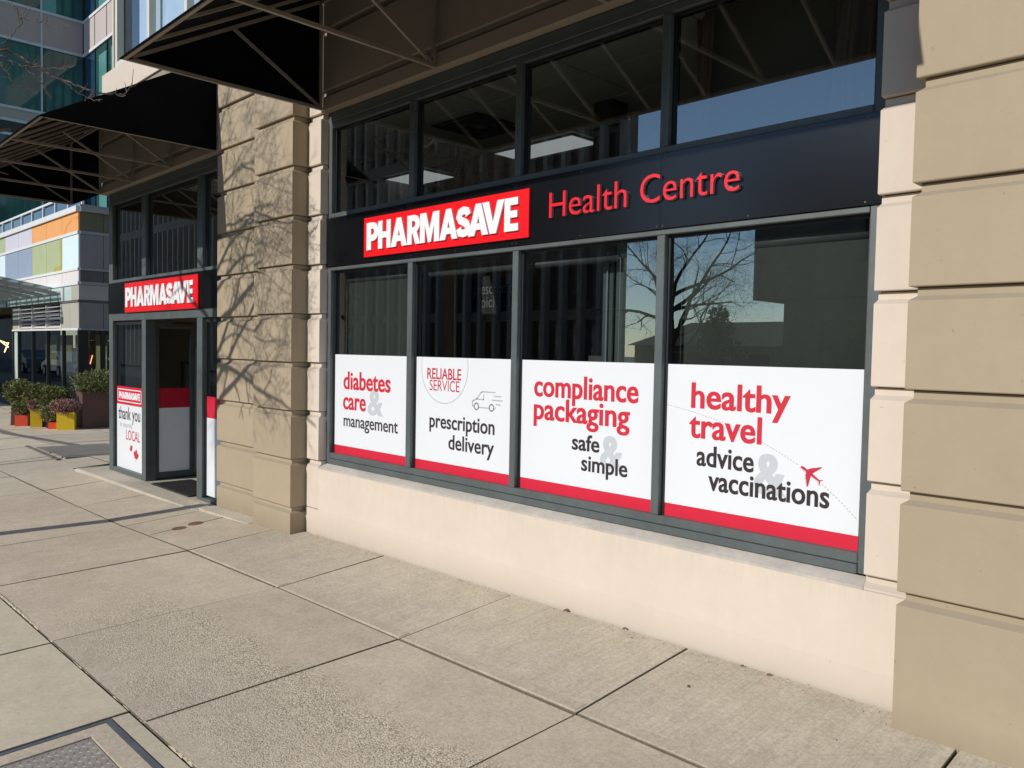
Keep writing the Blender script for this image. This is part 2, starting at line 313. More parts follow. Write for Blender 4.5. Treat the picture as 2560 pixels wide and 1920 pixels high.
# ------------------------------------------------------------------ mesh helpers
class MB:
    def __init__(s): s.v = []; s.f = []; s.mi = []; s.cur = 0
    def add(s, vs_, fs):
        o = len(s.v); s.v += [tuple(p) for p in vs_]; s.f += [tuple(i + o for i in f) for f in fs]; s.mi += [s.cur] * len(fs)
        return s
    def box(s, x0, x1, y0, y1, z0, z1):
        return s.add([(x0, y0, z0), (x1, y0, z0), (x1, y1, z0), (x0, y1, z0), (x0, y0, z1), (x1, y0, z1), (x1, y1, z1), (x0, y1, z1)],
                     [(0, 3, 2, 1), (4, 5, 6, 7), (0, 1, 5, 4), (1, 2, 6, 5), (2, 3, 7, 6), (3, 0, 4, 7)])
    def bbox(s, x0, x1, y0, y1, z0, z1, e=0.004):
        """box with small chamfers on all edges"""
        e = min(e, (x1 - x0) * 0.3, (y1 - y0) * 0.3, (z1 - z0) * 0.3)
        X = (x0, x0 + e, x1 - e, x1); Y = (y0, y0 + e, y1 - e, y1); Z = (z0, z0 + e, z1 - e, z1)
        vs_ = []; idx = {}
        for i in range(8):
            sx, sy_, sz = i & 1, i >> 1 & 1, i >> 2 & 1
            for a in range(3):
                px = (X[0], X[3])[sx] if a == 0 else (X[1], X[2])[sx]
                py = (Y[0], Y[3])[sy_] if a == 1 else (Y[1], Y[2])[sy_]
                pz = (Z[0], Z[3])[sz] if a == 2 else (Z[1], Z[2])[sz]
                idx[(i, a)] = len(vs_); vs_.append((px, py, pz))
        cx, cyy, cz = (x0 + x1) / 2, (y0 + y1) / 2, (z0 + z1) / 2
        fs = []
        def face(ids):
            P = [Vector(vs_[k]) for k in ids]
            n = (P[1] - P[0]).cross(P[2] - P[0]); c = sum(P, Vector()) / len(P) - Vector((cx, cyy, cz))
            fs.append(tuple(ids) if n.dot(c) > 0 else tuple(reversed(ids)))
        for a, (b, c) in ((0, (1, 2)), (1, (0, 2)), (2, (0, 1))):
            for sgn in (0, 1):
                q = [i for i in range(8) if (i >> a & 1) == sgn]
                q.sort(key=lambda i: math.atan2((i >> c & 1) - 0.5, (i >> b & 1) - 0.5))
                face([idx[(i, a)] for i in q])
        for i in range(8):
            face([idx[(i, 0)], idx[(i, 1)], idx[(i, 2)]])
            for a in range(3):
                j = i ^ (1 << a)
                if j > i:
                    b, c = [k for k in range(3) if k != a]
                    face([idx[(i, b)], idx[(j, b)], idx[(j, c)], idx[(i, c)]])
        return s.add(vs_, fs)
    def quad(s, a, b, c, d): return s.add([a, b, c, d], [(0, 1, 2, 3)])
    def slab4(s, top, th):
        """4 top corners (counter-clockwise from above), thickness down"""
        bot = [(x, y, z - th) for x, y, z in top]
        return s.add(list(top) + bot, [(0, 1, 2, 3), (7, 6, 5, 4)] + [(i, i + 4, (i + 1) % 4 + 4, (i + 1) % 4) for i in range(4)])
    def bar(s, a, b, w, h=None, upv=(0, 0, 1)):
        a, b = Vector(a), Vector(b); d = (b - a).normalized(); h = h or w
        u = Vector(upv); sd = d.cross(u)
        if sd.length < 1e-4: sd = d.cross(Vector((1, 0, 0)))
        sd.normalize(); u = sd.cross(d).normalized()
        P = []
        for p in (a, b):
            for sx, sz in ((-1, -1), (1, -1), (1, 1), (-1, 1)): P.append(p + sd * sx * w / 2 + u * sz * h / 2)
        return s.add(P, [(3, 2, 1, 0), (4, 5, 6, 7)] + [(i, (i + 1) % 4, (i + 1) % 4 + 4, i + 4) for i in range(4)])
    def tube(s, pts, radii, n=6):
        pts = [Vector(p) for p in pts]; rings = []
        prev = None
        for i, p in enumerate(pts):
            d = (pts[min(i + 1, len(pts) - 1)] - pts[max(i - 1, 0)])
            d = d.normalized() if d.length > 1e-9 else Vector((0, 0, 1))
            if prev is None:
                a = d.orthogonal().normalized()
            else:
                a = (prev - d * prev.dot(d)); a = a.normalized() if a.length > 1e-6 else d.orthogonal().normalized()
            prev = a; b = d.cross(a); r = radii[i] if hasattr(radii, '__len__') else radii
            rings.append([p + (a * math.cos(2 * math.pi * k / n) + b * math.sin(2 * math.pi * k / n)) * r for k in range(n)])
        vs_ = [q for R in rings for q in R]
        fs = [(i * n + k, i * n + (k + 1) % n, (i + 1) * n + (k + 1) % n, (i + 1) * n + k) for i in range(len(pts) - 1) for k in range(n)]
        fs.append(tuple(reversed(range(n)))); fs.append(tuple((len(pts) - 1) * n + k for k in range(n)))
        return s.add(vs_, fs)
    def prism(s, poly, y0, y1):
        """polygon in x,z extruded from y0 (front) to y1"""
        n = len(poly)
        A = sum(poly[i][0] * poly[(i + 1) % n][1] - poly[(i + 1) % n][0] * poly[i][1] for i in range(n))
        if A < 0: poly = poly[::-1]
        vs_ = [(x, y0, z) for x, z in poly] + [(x, y1, z) for x, z in poly]
        return s.add(vs_, [tuple(range(n)), tuple(reversed(range(n, 2 * n)))] + [(i + n, (i + 1) % n + n, (i + 1) % n, i)[::-1][::-1] for i in range(n)])
    def stroke(s, pts, w, y, th=0.0006):
        for (xa, za), (xb, zb) in zip(pts, pts[1:]):
            dx, dz = xb - xa, zb - za; L = math.hypot(dx, dz)
            if L < 1e-6: continue
            nx, nz = -dz / L * w / 2, dx / L * w / 2; ex, ez = dx / L * w * 0.3, dz / L * w * 0.3
            s.prism([(xa + nx - ex, za + nz - ez), (xa - nx - ex, za - nz - ez), (xb - nx + ex, zb - nz + ez), (xb + nx + ex, zb + nz + ez)], y - th, y)
        return s
    def build(s, name, mat, parent=None, smooth=False, **props):
        me = bpy.data.meshes.new(name); me.from_pydata(s.v, [], s.f)
        for mm in (mat if isinstance(mat, (list, tuple)) else [mat]): me.materials.append(M[mm] if isinstance(mm, str) else mm)
        if any(s.mi): me.polygons.foreach_set('material_index', s.mi)
        if smooth: me.polygons.foreach_set('use_smooth', [True] * len(me.polygons))
        me.update()
        return link(name, me, parent, **props)

def link(name, data, parent=None, **props):
    o = bpy.data.objects.new(name, data); COL.objects.link(o)
    if parent is not None: o.parent = parent
    for k, v in props.items(): o[k] = v
    return o

def thing(name, label, category, group=None):
    o = link(name, None); o.empty_display_size = 0.1
    o['label'] = label; o['category'] = category
    if group: o['group'] = group
    return o

def tag(o, label, category, group=None):
    o['label'] = label; o['category'] = category
    if group: o['group'] = group
    return o

# text -----------------------------------------------------------------------
_dg = bpy.context.evaluated_depsgraph_get
def curve_to_mesh(cu):
    o = bpy.data.objects.new('tmp', cu); COL.objects.link(o)
    bpy.context.view_layer.update()
    me = bpy.data.meshes.new_from_object(o.evaluated_get(_dg()))
    V = np.empty(len(me.vertices) * 3); me.vertices.foreach_get('co', V); V = V.reshape(-1, 3)
    F = [tuple(p.vertices) for p in me.polygons]
    bpy.data.objects.remove(o); bpy.data.curves.remove(cu); bpy.data.meshes.remove(me)
    return V, F
_asc = {}
def raw_text(s, bold, extrude):
    cu = bpy.data.curves.new('tmp', 'FONT'); cu.body = s; cu.offset = bold; cu.extrude = extrude; cu.resolution_u = 4
    return curve_to_mesh(cu)
def ascender(ch='d'):
    if ch not in _asc: _asc[ch] = raw_text(ch, 0.0, 0.0)[0][:, 1].max()
    return _asc[ch]
def text_mb(s, xl, xr, zb, asc, y, bold=0.012, extra=0.0, depth=0.0007, ref='d'):
    """flat printed word: fits between xl and xr, baseline zb, ascender height asc; returns MB"""
    mb = MB(); sz = asc / ascender(ref)
    V, F = raw_text(s, bold, 0.0)
    sx = (xr - xl) / (V[:, 0].max() - V[:, 0].min())
    shifts = [0.0] if not extra else [0.0, -extra, extra]
    for k, sh in enumerate(shifts):
        P = np.empty_like(V)
        P[:, 0] = xl + (V[:, 0] - V[:, 0].min()) * sx + sh * sz
        P[:, 2] = zb + V[:, 1] * sz
        P[:, 1] = y - depth - 0.00015 * k
        mb.add(P.tolist(), F)
    return mb
def text_letters(s, xl, xr, zb, asc, y, depth, bold, parent, ref='H'):
    """raised letters, each an object"""
    sz = asc / ascender(ref)
    V, F = raw_text(s, bold, depth / 2 / sz)
    sx = (xr - xl) / (V[:, 0].max() - V[:, 0].min())
    P = np.empty_like(V)
    P[:, 0] = xl + (V[:, 0] - V[:, 0].min()) * sx; P[:, 2] = zb + V[:, 1] * sz; P[:, 1] = y - depth / 2 - V[:, 2] * sz
    # merge doubled vertices, then split in islands
    key = {}; mp = []
    for p in P:
        k = tuple(np.round(p, 5)); mp.append(key.setdefault(k, len(key)))
    U = [None] * len(key)
    for k, i in key.items(): U[i] = k
    F = [tuple(dict.fromkeys(mp[i] for i in f)) for f in F]; F = [f for f in F if len(f) > 2]
    par = list(range(len(U)))
    def find(a):
        while par[a] != a: par[a] = par[par[a]]; a = par[a]
        return a
    for f in F:
        for i in f[1:]: par[find(i)] = find(f[0])
    groups = {}
    for f in F: groups.setdefault(find(f[0]), []).append(f)
    for root, fs in groups.items():
        mb = MB(); ids = sorted({i for f in fs for i in f}); rm = {i: k for k, i in enumerate(ids)}
        mb.add([U[i] for i in ids], [tuple(rm[i] for i in f) for f in fs])
        mb.mi = [0 if abs(Vector(U[f[1]]).__sub__(Vector(U[f[0]])).cross(Vector(U[f[2]]) - Vector(U[f[0]])).normalized().y) > 0.9 else 1 for f in fs]
        mb.build('letter', ['letter_red', 'letter_side'], parent)

# heavy grotesque capitals for the logo
def arc(cx, cz, rx, rz, a0, a1, n=8):
    return [(cx + rx * math.cos(math.radians(a0 + (a1 - a0) * i / n)), cz + rz * math.sin(math.radians(a0 + (a1 - a0) * i / n))) for i in range(n + 1)]
GL = {
 'P': [[(0, 0), (0, 1), (0.5, 1)] + arc(0.5, 0.66, 0.5, 0.34, 80, -80, 8) + [(0.5, 0.32), (0.37, 0.32), (0.37, 0)], [(0.37, 0.55), (0.48, 0.55)] + arc(0.48, 0.66, 0.16, 0.11, -70, 70, 5) + [(0.48, 0.77), (0.37, 0.77)]],
 'H': [[(0, 0), (0, 1), (0.34, 1), (0.34, 0.6), (0.68, 0.6), (0.68, 1), (1, 1), (1, 0), (0.68, 0), (0.68, 0.38), (0.34, 0.38), (0.34, 0)]],
 'A': [[(0, 0), (0.36, 1), (0.64, 1), (1, 0), (0.69, 0), (0.63, 0.18), (0.38, 0.18), (0.31, 0)], [(0.44, 0.38), (0.57, 0.38), (0.505, 0.6)]],
 'R': [[(0, 0), (0, 1), (0.5, 1)] + arc(0.5, 0.7, 0.48, 0.3, 80, -50, 7) + [(0.74, 0.42), (1, 0), (0.64, 0), (0.42, 0.37), (0.36, 0.37), (0.36, 0)], [(0.36, 0.58), (0.46, 0.58)] + arc(0.46, 0.69, 0.17, 0.11, -70, 70, 5) + [(0.46, 0.80), (0.36, 0.80)]],
 'M': [[(0, 0), (0, 1), (0.32, 1), (0.5, 0.45), (0.68, 1), (1, 1), (1, 0), (0.74, 0), (0.74, 0.58), (0.57, 0), (0.43, 0), (0.26, 0.58), (0.26, 0)]],
 'V': [[(0, 1), (0.31, 1), (0.5, 0.36), (0.69, 1), (1, 1), (0.64, 0), (0.36, 0)]],
 'E': [[(0, 0), (0, 1), (0.97, 1), (0.97, 0.78), (0.42, 0.78), (0.42, 0.61), (0.93, 0.61), (0.93, 0.4), (0.42, 0.4), (0.42, 0.22), (1, 0.22), (1, 0)]],
}
_s_c = [(0.80, 0.70), (0.74, 0.83), (0.5, 0.87), (0.24, 0.80), (0.19, 0.68), (0.28, 0.57), (0.5, 0.50), (0.72, 0.42), (0.81, 0.30), (0.74, 0.17), (0.5, 0.13), (0.25, 0.17), (0.19, 0.31)]
def s_outline():
    L, R = [], []
    for i, p in enumerate(_s_c):
        a = _s_c[max(0, i - 1)]; b = _s_c[min(len(_s_c) - 1, i + 1)]
        dx, dz = (b[0] - a[0]), (b[1] - a[1]); l = math.hypot(dx, dz); nx, nz = -dz / l, dx / l
        L.append((p[0] + nx * 0.19, p[1] + nz * 0.125)); R.append((p[0] - nx * 0.19, p[1] - nz * 0.125))
    return [L + R[::-1]]
GL['S'] = s_outline()
LSPAN = [('P', -5.075, -4.922), ('H', -4.926, -4.771), ('A', -4.768, -4.575), ('R', -4.573, -4.425), ('M', -4.426, -4.217), ('A', -4.214, -4.026),
         ('S', -4.043, -3.895), ('A', -3.921, -3.728), ('V', -3.787, -3.584), ('E', -3.583, -3.462)]
def logo(xl, xr, z0, z1, y, depth, parent, mat='sign_white', name='letter', as_one=False):
    a, b = LSPAN[0][1], LSPAN[-1][2]; k = (xr - xl) / (b - a); one = MB()
    for n_, (ch, x0, x1) in enumerate(LSPAN):
        cu = bpy.data.curves.new('tmp', 'CURVE'); cu.dimensions = '2D'; cu.fill_mode = 'BOTH'; cu.extrude = depth / 2
        for poly in GL[ch]:
            sp_ = cu.splines.new('POLY'); sp_.points.add(len(poly) - 1); sp_.use_cyclic_u = True
            for i, (px, pz) in enumerate(poly):
                sp_.points[i].co = (xl + (x0 - a) * k + px * (x1 - x0) * k, z0 + pz * (z1 - z0), 0, 1)
        V, F = curve_to_mesh(cu)
        P = np.stack([V[:, 0], y - depth / 2 - V[:, 2] - 0.0004 * (n_ % 3), V[:, 1]], 1).tolist()
        if as_one: one.add(P, F)
        else: MB().add(P, F).build(name, mat, parent)
    if as_one: one.build(name, mat, parent)

# ------------------------------------------------------------------ ground shape
ZX = [-60, -30, -14, -11, -9.5, -7.5, -5.9, -4.8, -3.4, -2.15, -1.2, 3, 12, 40]
ZZ = [-0.86, -0.80, -0.72, -0.70, -0.69, -0.665, -0.605, -0.588, -0.567, -0.546, -0.537, -0.49, -0.40, -0.3]
YJ = -0.87
def gz(x, y):
    zb = float(np.interp(x, ZX, ZZ))
    if y >= 0: return zb
    return zb + (0.08 * y if y > YJ else 0.08 * YJ + 0.025 * (y - YJ))

# big sheets
g = MB(); g.box(-400, 400, -400, 400, -1.6, -1.32); g.build('ground', 'ground', kind='structure')
rd = MB(); rd.box(-200, 200, -13.2, -4.72, -1.32, -0.99); rd.build('road', 'asphalt', kind='structure')
fs_ = MB(); fs_.box(-200, 200, -19, -13.2, -1.32, -0.86); fs_.build('far_pavement', 'ground', kind='structure')
mk = MB()
for i in range(-14, 6): mk.box(i * 6.0, i * 6.0 + 3.0, -9.0, -8.88, -0.99, -0.985)
mk.build('road_marking', 'trim_w', kind='structure')

# pavement: bed sheet, then every slab a piece
walk = MB()
xs = sorted(set(ZX + list(np.arange(-44, 12.1, 1.0)))); xs = [x for x in xs if -44 <= x <= 12]
for xa, xb in zip(xs, xs[1:]):
    ys = [-4.5, YJ, 0.0, 1.2] if xb > -11.0 else [-4.5, YJ, 0.0, 2.6, 9.0]
    for ya, yb in zip(ys, ys[1:]):
        d = 0.022
        walk.slab4([(xa, ya, gz(xa, ya) - d), (xb, ya, gz(xb, ya) - d), (xb, yb, gz(xb, yb) - d), (xa, yb, gz(xa, yb) - d)], 0.15)
pavement = walk.build('pavement', 'joint', kind='structure')

def slab(x0, x1, y0, y1, mat, gap=0.0042, lift=0.0, bev=0.0035, th=0.05, name='paving_slab', parent=None):
    a = gap; x0 += a; x1 -= a; y0 += a; y1 -= a
    dz = lift + random.uniform(-0.0025, 0.0025); tx = random.uniform(-0.002, 0.002); ty = random.uniform(-0.0015, 0.0015)
    def P(x, y, d): return (x, y, gz(x, y) - d + dz + tx * (1 if x > (x0 + x1) / 2 else -1) + ty * (1 if y > (y0 + y1) / 2 else -1))
    nx = max(1, int((x1 - x0) / 0.35)); 
    mb = MB()
    t = [P(x0 + bev, y0 + bev, 0), P(x1 - bev, y0 + bev, 0), P(x1 - bev, y1 - bev, 0), P(x0 + bev, y1 - bev, 0)]
    m_ = [P(x0, y0, bev), P(x1, y0, bev), P(x1, y1, bev), P(x0, y1, bev)]
    bt = [(p[0], p[1], p[2] - th) for p in m_]
    mb.add(t + m_ + bt, [(0, 1, 2, 3)] + [(i + 4, (i + 1) % 4 + 4, (i + 1) % 4, i) for i in range(4)] + [(i + 8, (i + 1) % 4 + 8, (i + 1) % 4 + 4, i + 4) for i in range(4)] + [(11, 10, 9, 8)])
    mb.mi = [0, 1, 1, 1, 1, 1, 1, 1, 1, 1]
    return mb.build(name, [mat, 'joint'], parent if parent is not None else pavement)

seams = [-10.16, -8.90, -7.60, -6.19, -4.76, -3.43, -2.17, -0.90, 0.38, 1.66, 2.94, 4.2, 5.5, 6.8, 8.1]
for a, b in zip(seams, seams[1:]):
    slab(a, b, YJ + 0.0, -0.008, 'walk_new' if a > -6.3 else 'walk_old', gap=0.0042)
    slab(a, b, -2.2, YJ, 'walk_old')
cs = [-10.16, -8.8, -7.4, -6.1, -4.74, -3.575]
for a, b in zip(cs, cs[1:]): slab(a, b, -4.45, -2.2, 'walk_kerb', gap=0.0042)
slab(-3.575, -1.9, -2.285, -2.2, 'walk_kerb', gap=0.0042)
slab(-3.575, -1.9, -4.45, -3.52, 'walk_kerb', gap=0.0042)
for a, b in ((-1.9, -0.6), (-0.6, 0.7), (0.7, 2.0), (2.0, 3.3), (3.3, 4.6), (4.6, 5.9), (5.9, 7.2)): slab(a, b, -4.45, -2.2, 'walk_kerb', gap=0.0042)
ck = MB(); rc = random.Random(5)
for (xa, ya), (xb, yb) in (((-7.02, -0.86), (-7.03, -0.66)), ((-7.05, -0.36), (-7.12, -0.02))):
    n = 14; P = [(xa + (xb - xa) * i / n + rc.uniform(-.008, .008), ya + (yb - ya) * i / n + rc.uniform(-.008, .008)) for i in range(n + 1)]
    for (a, b), (c, d) in zip(P, P[1:]):
        w = 0.0018 * rc.uniform(0.5, 1.3); L = math.hypot(c - a, d - b); nx, ny = -(d - b) / L * w, (c - a) / L * w
        ck.slab4([(p, q, gz(p, q) + 0.0042) for p, q in ((a - nx, b - ny), (c - nx, d - ny), (c + nx, d + ny), (a + nx, b + ny))][::1], 0.01)
ck.build('crack', 'joint', pavement, kind='stuff')
# raised trowelled lips along the joint in front of the wall
lip = MB()
for a, b in zip(seams[3:10], seams[4:11]):
    ya, yb = YJ + 0.014, YJ + 0.084
    P = lambda x, y, d: (x, y, gz(x, y) + d)
    lip.add([P(a + 0.02, ya + 0.004, 0.0032), P(b - 0.02, ya + 0.004, 0.0032), P(b - 0.02, yb, 0.0034), P(a + 0.02, yb, 0.0034), P(a + 0.012, ya, -0.004), P(b - 0.012, ya, -0.004), P(b - 0.014, yb + 0.006, -0.004), P(a + 0.014, yb + 0.006, -0.004)],
            [(0, 1, 2, 3), (4, 5, 1, 0), (5, 6, 2, 1), (6, 7, 3, 2), (7, 4, 0, 3)])
lip.build('trowelled_edge', concrete('trowelled lip', (0.485, 0.415, 0.32), var=0.1, speck=0.16), pavement)
# crumbling pale edge where the old slabs meet the kerb-side slabs
cr = MB(); rr = random.Random(3)
x = -10.1
while x < 1.5:
    w = rr.uniform(0.02, 0.09); yy = -2.190 + rr.uniform(-0.002, 0.004); hh = rr.uniform(0.0005, 0.0018); ww = rr.uniform(0.004, 0.011)
    z = gz(x, yy)
    cr.add([(x, yy - ww, z - 0.004), (x + w, yy - ww * rr.uniform(0.5, 1.2), z - 0.004), (x + w, yy + ww * rr.uniform(0.4, 1.3), z - 0.001), (x, yy + ww, z - 0.001), (x + w * 0.5, yy, z + hh)],
           [(0, 1, 4), (1, 2, 4), (2, 3, 4), (3, 0, 4)])
    x += w * rr.uniform(0.7, 1.3)
cr.build('crumbled_joint', 'sealant', pavement, kind='stuff')
# plaza slabs to the left
px_ = [-10.16, -11.55, -13.0, -14.45, -15.9, -17.35, -18.8, -20.25, -21.7, -23.15, -24.6, -26.05, -27.5]
py_ = [-4.45, -3.3, -2.2, YJ, 0.3, 1.6, 2.9]
for xb, xa in zip(px_, px_[1:]):
    for ya, yb in zip(py_, py_[1:]):
        if ya >= 0.3 and xb > -11.0: continue
        if xa < -19 and yb > 2.0: yb = 2.04
        if xb > -11.0 and yb > 0:
            slab(xa, xb, ya, -0.2, 'walk_plaza', gap=0.0042)
        else:
            slab(xa, xb, ya, yb, 'walk_plaza' if (ya > -1.2 or xb < -13) else 'walk_kerb', gap=0.0042)
# dark paver band and dark inset panel in the plaza
bd = MB()
def strip(pts, w, lift=0.003):
    for (xa, ya), (xb, yb) in zip(pts, pts[1:]):
        d = Vector((xb - xa, yb - ya)).normalized(); n = Vector((-d.y, d.x)) * w / 2
        q = [(xa - n.x, ya - n.y), (xb - n.x, yb - n.y), (xb + n.x, yb + n.y), (xa + n.x, ya + n.y)]
        bd.slab4([(a, b, gz(a, b) + lift) for a, b in q], 0.03)
strip([(-18.2, 0.17), (-16.6, 0.2), (-14.4, 0.52), (-11.6, 0.95)], 0.16, 0.0045)
strip([(-14.45, -0.03), (-12.47, -0.1)], 0.05, 0.0045)
bd.build('paver_band', 'walk_dark', pavement)
ins = thing('inset_cover', 'grey recessed access cover in the plaza paving left of the doorway', 'utility cover')
for xa, xb in ((-14.1, -13.28), (-13.27, -12.5)):
    MB().slab4([(xa, 0.02, gz(xa, 0.02) + 0.006), (xb, 0.0, gz(xb, 0) + 0.006), (xb + 0.1, 1.0, gz(xb, 1) + 0.006), (xa + 0.1, 1.02, gz(xa, 1) + 0.006)], 0.03).build('cover_plate', concrete('cover infill', (0.235, 0.215, 0.185), var=0.1), ins)
ke = MB(); 
for xa, xb in zip(np.arange(-44, 11, 1.5), np.arange(-42.5, 12.5, 1.5)):
    ke.slab4([(xa, -4.66, gz(xa, -4.5) - 0.004), (xb, -4.66, gz(xb, -4.5) - 0.004), (xb, -4.455, gz(xb, -4.5) - 0.002), (xa, -4.455, gz(xa, -4.5) - 0.002)], 0.4)
ke.build('kerb', 'walk_kerb', kind='structure')

# ------------------------------------------------------------------ vault cover with tread plate
vault = thing('vault_cover', 'steel tread plate vault cover set in the pavement at lower left', 'utility cover')
X0, X1, Y1, Y0 = -3.56, -2.05, -2.285, -3.5
def ring(x0, x1, y0, y1, w, lift, th, name, mat):
    mb = MB()
    for a, b, c, d in ((x0, x1, y1 - w, y1), (x0, x1, y0, y0 + w), (x0, x0 + w, y0 + w, y1 - w), (x1 - w, x1, y0 + w, y1 - w)):
        mb.slab4([(a, c, gz(a, c) + lift), (b, c, gz(b, c) + lift), (b, d, gz(b, d) + lift), (a, d, gz(a, d) + lift)], th)
    return mb.build(name, mat, vault)
ring(X0, X1, Y0, Y1, 0.024, 0.004, 0.05, 'edge_frame', 'steel_edge')
ring(X0 + 0.026, X1 - 0.026, Y0 + 0.026, Y1 - 0.026, 0.082, 0.002, 0.05, 'infill_frame', 'walk_old')
px0, px1, py0, py1 = X0 + 0.113, X1 - 0.113, Y0 + 0.113, Y1 - 0.113
MB().slab4([(px0, py0, gz(px0, py0) - 0.003), (px1, py0, gz(px1, py0) - 0.003), (px1, py1, gz(px1, py1) - 0.003), (px0, py1, gz(px0, py1) - 0.003)], 0.04).build('plate', 'steel', vault)
tr = MB(); k = 0
yy = py0 + 0.015
while yy < py1 - 0.01:
    xx = px0 + 0.015 + (0.014 if k % 2 else 0)
    while xx < px1 - 0.01:
        ang = math.radians(45 if (k + int((xx - px0) / 0.028)) % 2 else -45); L, W = 0.013, 0.0032
        c, s_ = math.cos(ang), math.sin(ang); z = gz(xx, yy) - 0.0035
        q = [(xx + c * L * a - s_ * W * b, yy + s_ * L * a + c * W * b, z) for a, b in ((-1, 0), (0, -1), (1, 0), (0, 1))]
        tr.add(q + [(xx, yy, z + 0.0032)], [(0, 1, 4), (1, 2, 4), (2, 3, 4), (3, 0, 4)])
        xx += 0.028
    yy += 0.024; k += 1
tr.build('tread_pattern', 'steel', vault, kind='stuff')

for i, (x, y, r) in enumerate(((-7.02, -0.60, 0.062), (-7.07, -0.43, 0.066))):
    mb = MB(); n = 20; z = gz(x, y)
    mb.add([(x + r * math.cos(2 * math.pi * k / n), y + r * math.sin(2 * math.pi * k / n), z + 0.004 + 0.08 * r * math.sin(2 * math.pi * k / n) * (1 if y > YJ else 0.3)) for k in range(n)] +
           [(x + (r + .006) * math.cos(2 * math.pi * k / n), y + (r + .006) * math.sin(2 * math.pi * k / n), z - 0.01) for k in range(n)] + [(x, y, z + 0.006)],
           [(k, (k + 1) % n, 2 * n) for k in range(n)] + [(k + n, (k + 1) % n + n, (k + 1) % n, k) for k in range(n)])
    tag(mb.build('valve_cap', 'rust'), ('round rusty valve cap in the pavement, the one farther from the wall', 'round rusty valve cap in the pavement, the one nearer the wall')[i], 'valve cap', 'rusty caps in the pavement')

# dry leaves and litter along the foot of the wall and on the paving
def dry_leaf(x, y, s, rz, up_=0.6, z=None):
    z = gz(x, y) + 0.004 if z is None else z
    c, s_ = math.cos(rz), math.sin(rz)
    pts = [(-1, 0, 0.0), (-0.4, 0.45, up_ * 0.35), (0.3, 0.5, up_ * 0.5), (1, 0.05, 0.1), (0.35, -0.45, up_ * 0.25), (-0.4, -0.4, up_ * 0.2), (0, 0, up_ * 0.05)]
    P = [(x + (a * c - b * s_) * s, y + (a * s_ + b * c) * s, z + h * s) for a, b, h in pts]
    B = [(p[0], p[1], p[2] - 0.0006) for p in P]
    return MB().add(P + B, [(i, (i + 1) % 6, 6) for i in range(6)] + [((i + 1) % 6 + 7, i + 7, 13) for i in range(6)] + [(i, i + 7, (i + 1) % 6 + 7, (i + 1) % 6) for i in range(6)])
leaves = [(-2.98, -0.018, 0.02, 0.4, 1.2, 'curled brown leaf against the wall below the compliance packaging window'),
          (-2.56, -0.02, 0.014, 1.0, 1.0, 'small dark leaf scrap at the wall foot between two windows'),
          (-1.86, -0.03, 0.013, 0.2, 0.9, 'brown leaf at the wall foot below the healthy travel poster'),
          (-1.72, -0.035, 0.015, 0.7, 0.9, 'reddish leaf at the wall foot close to the brown pilaster'),
          (-2.46, -0.09, 0.009, 0.5, 0.4, 'tiny leaf lying on the slab just off the wall'),
          (-1.94, -0.36, 0.015, 2.1, 0.2, 'dark flat leaf with a stem on the broomed slab at lower right')]
for x, y, s, rz, h, lb in leaves: tag(dry_leaf(x, y, s, rz, h).build('dry_leaf', 'leaf_dry'), lb, 'leaf', 'dry leaves on the pavement')
lt = MB(); rr = random.Random(11)
for _ in range(420):
    x = rr.uniform(-7, 0.5); y = -abs(rr.gauss(0, 0.05)) - 0.006 if rr.random() < 0.55 else rr.uniform(-3.2, -0.05)
    s = rr.uniform(0.0015, 0.0045); z = gz(x, y) + 0.001
    a = rr.uniform(0, 6.3); c, s_ = math.cos(a), math.sin(a)
    lt.add([(x + c * s, y + s_ * s, z), (x - s_ * s, y + c * s * 0.6, z), (x - c * s, y - s_ * s, z), (x + s_ * s, y - c * s * 0.6, z), (x, y, z + s)], [(0, 1, 4), (1, 2, 4), (2, 3, 4), (3, 0, 4)])
lt.build('grit', 'joint', pavement, kind='stuff')

# ------------------------------------------------------------------ pharmacy building
bld = thing('pharmacy_building', 'tan and cream plaster pharmacy building with black signs and storefront windows', 'building')
CD = 0.026
def block(x0, x1, yf, yb, z0, z1, mat, cl=0.0, cr_=0.0, name='plaster_block', j=None):
    """rusticated block: face, dusty sloping ledge, recessed neck under the next block"""
    a, b = z0 + 0.005, z1 - 0.001; zc = z1 - 0.049; zd = z1 - 0.030
    j = random.uniform(-0.0012, 0.0012) if j is None else j; yf = yf + j
    v = []
    for z, i in ((a, 0), (a + 0.004, 0), (zc, 0), (zd, 1), (b, 1)):
        e = 0.003 if z == a else 0.0
        v += [(x0 + i * cl + (e if cl else 0), yf + i * CD + e, z), (x1 - i * cr_ - (e if cr_ else 0), yf + i * CD + e, z), (x1 - i * cr_ - (e if cr_ else 0), yb, z), (x0 + i * cl + (e if cl else 0), yb, z)]
    mb = MB(); f = [(3, 2, 1, 0), (16, 17, 18, 19)]
    for L in range(4):
        o = L * 4
        f += [(o + k, o + (k + 1) % 4, o + 4 + (k + 1) % 4, o + 4 + k) for k in range(4)]
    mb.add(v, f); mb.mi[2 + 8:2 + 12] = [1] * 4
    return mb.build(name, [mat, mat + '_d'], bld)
yBR, yBL, yBS = -0.145, -0.1395, -0.0204
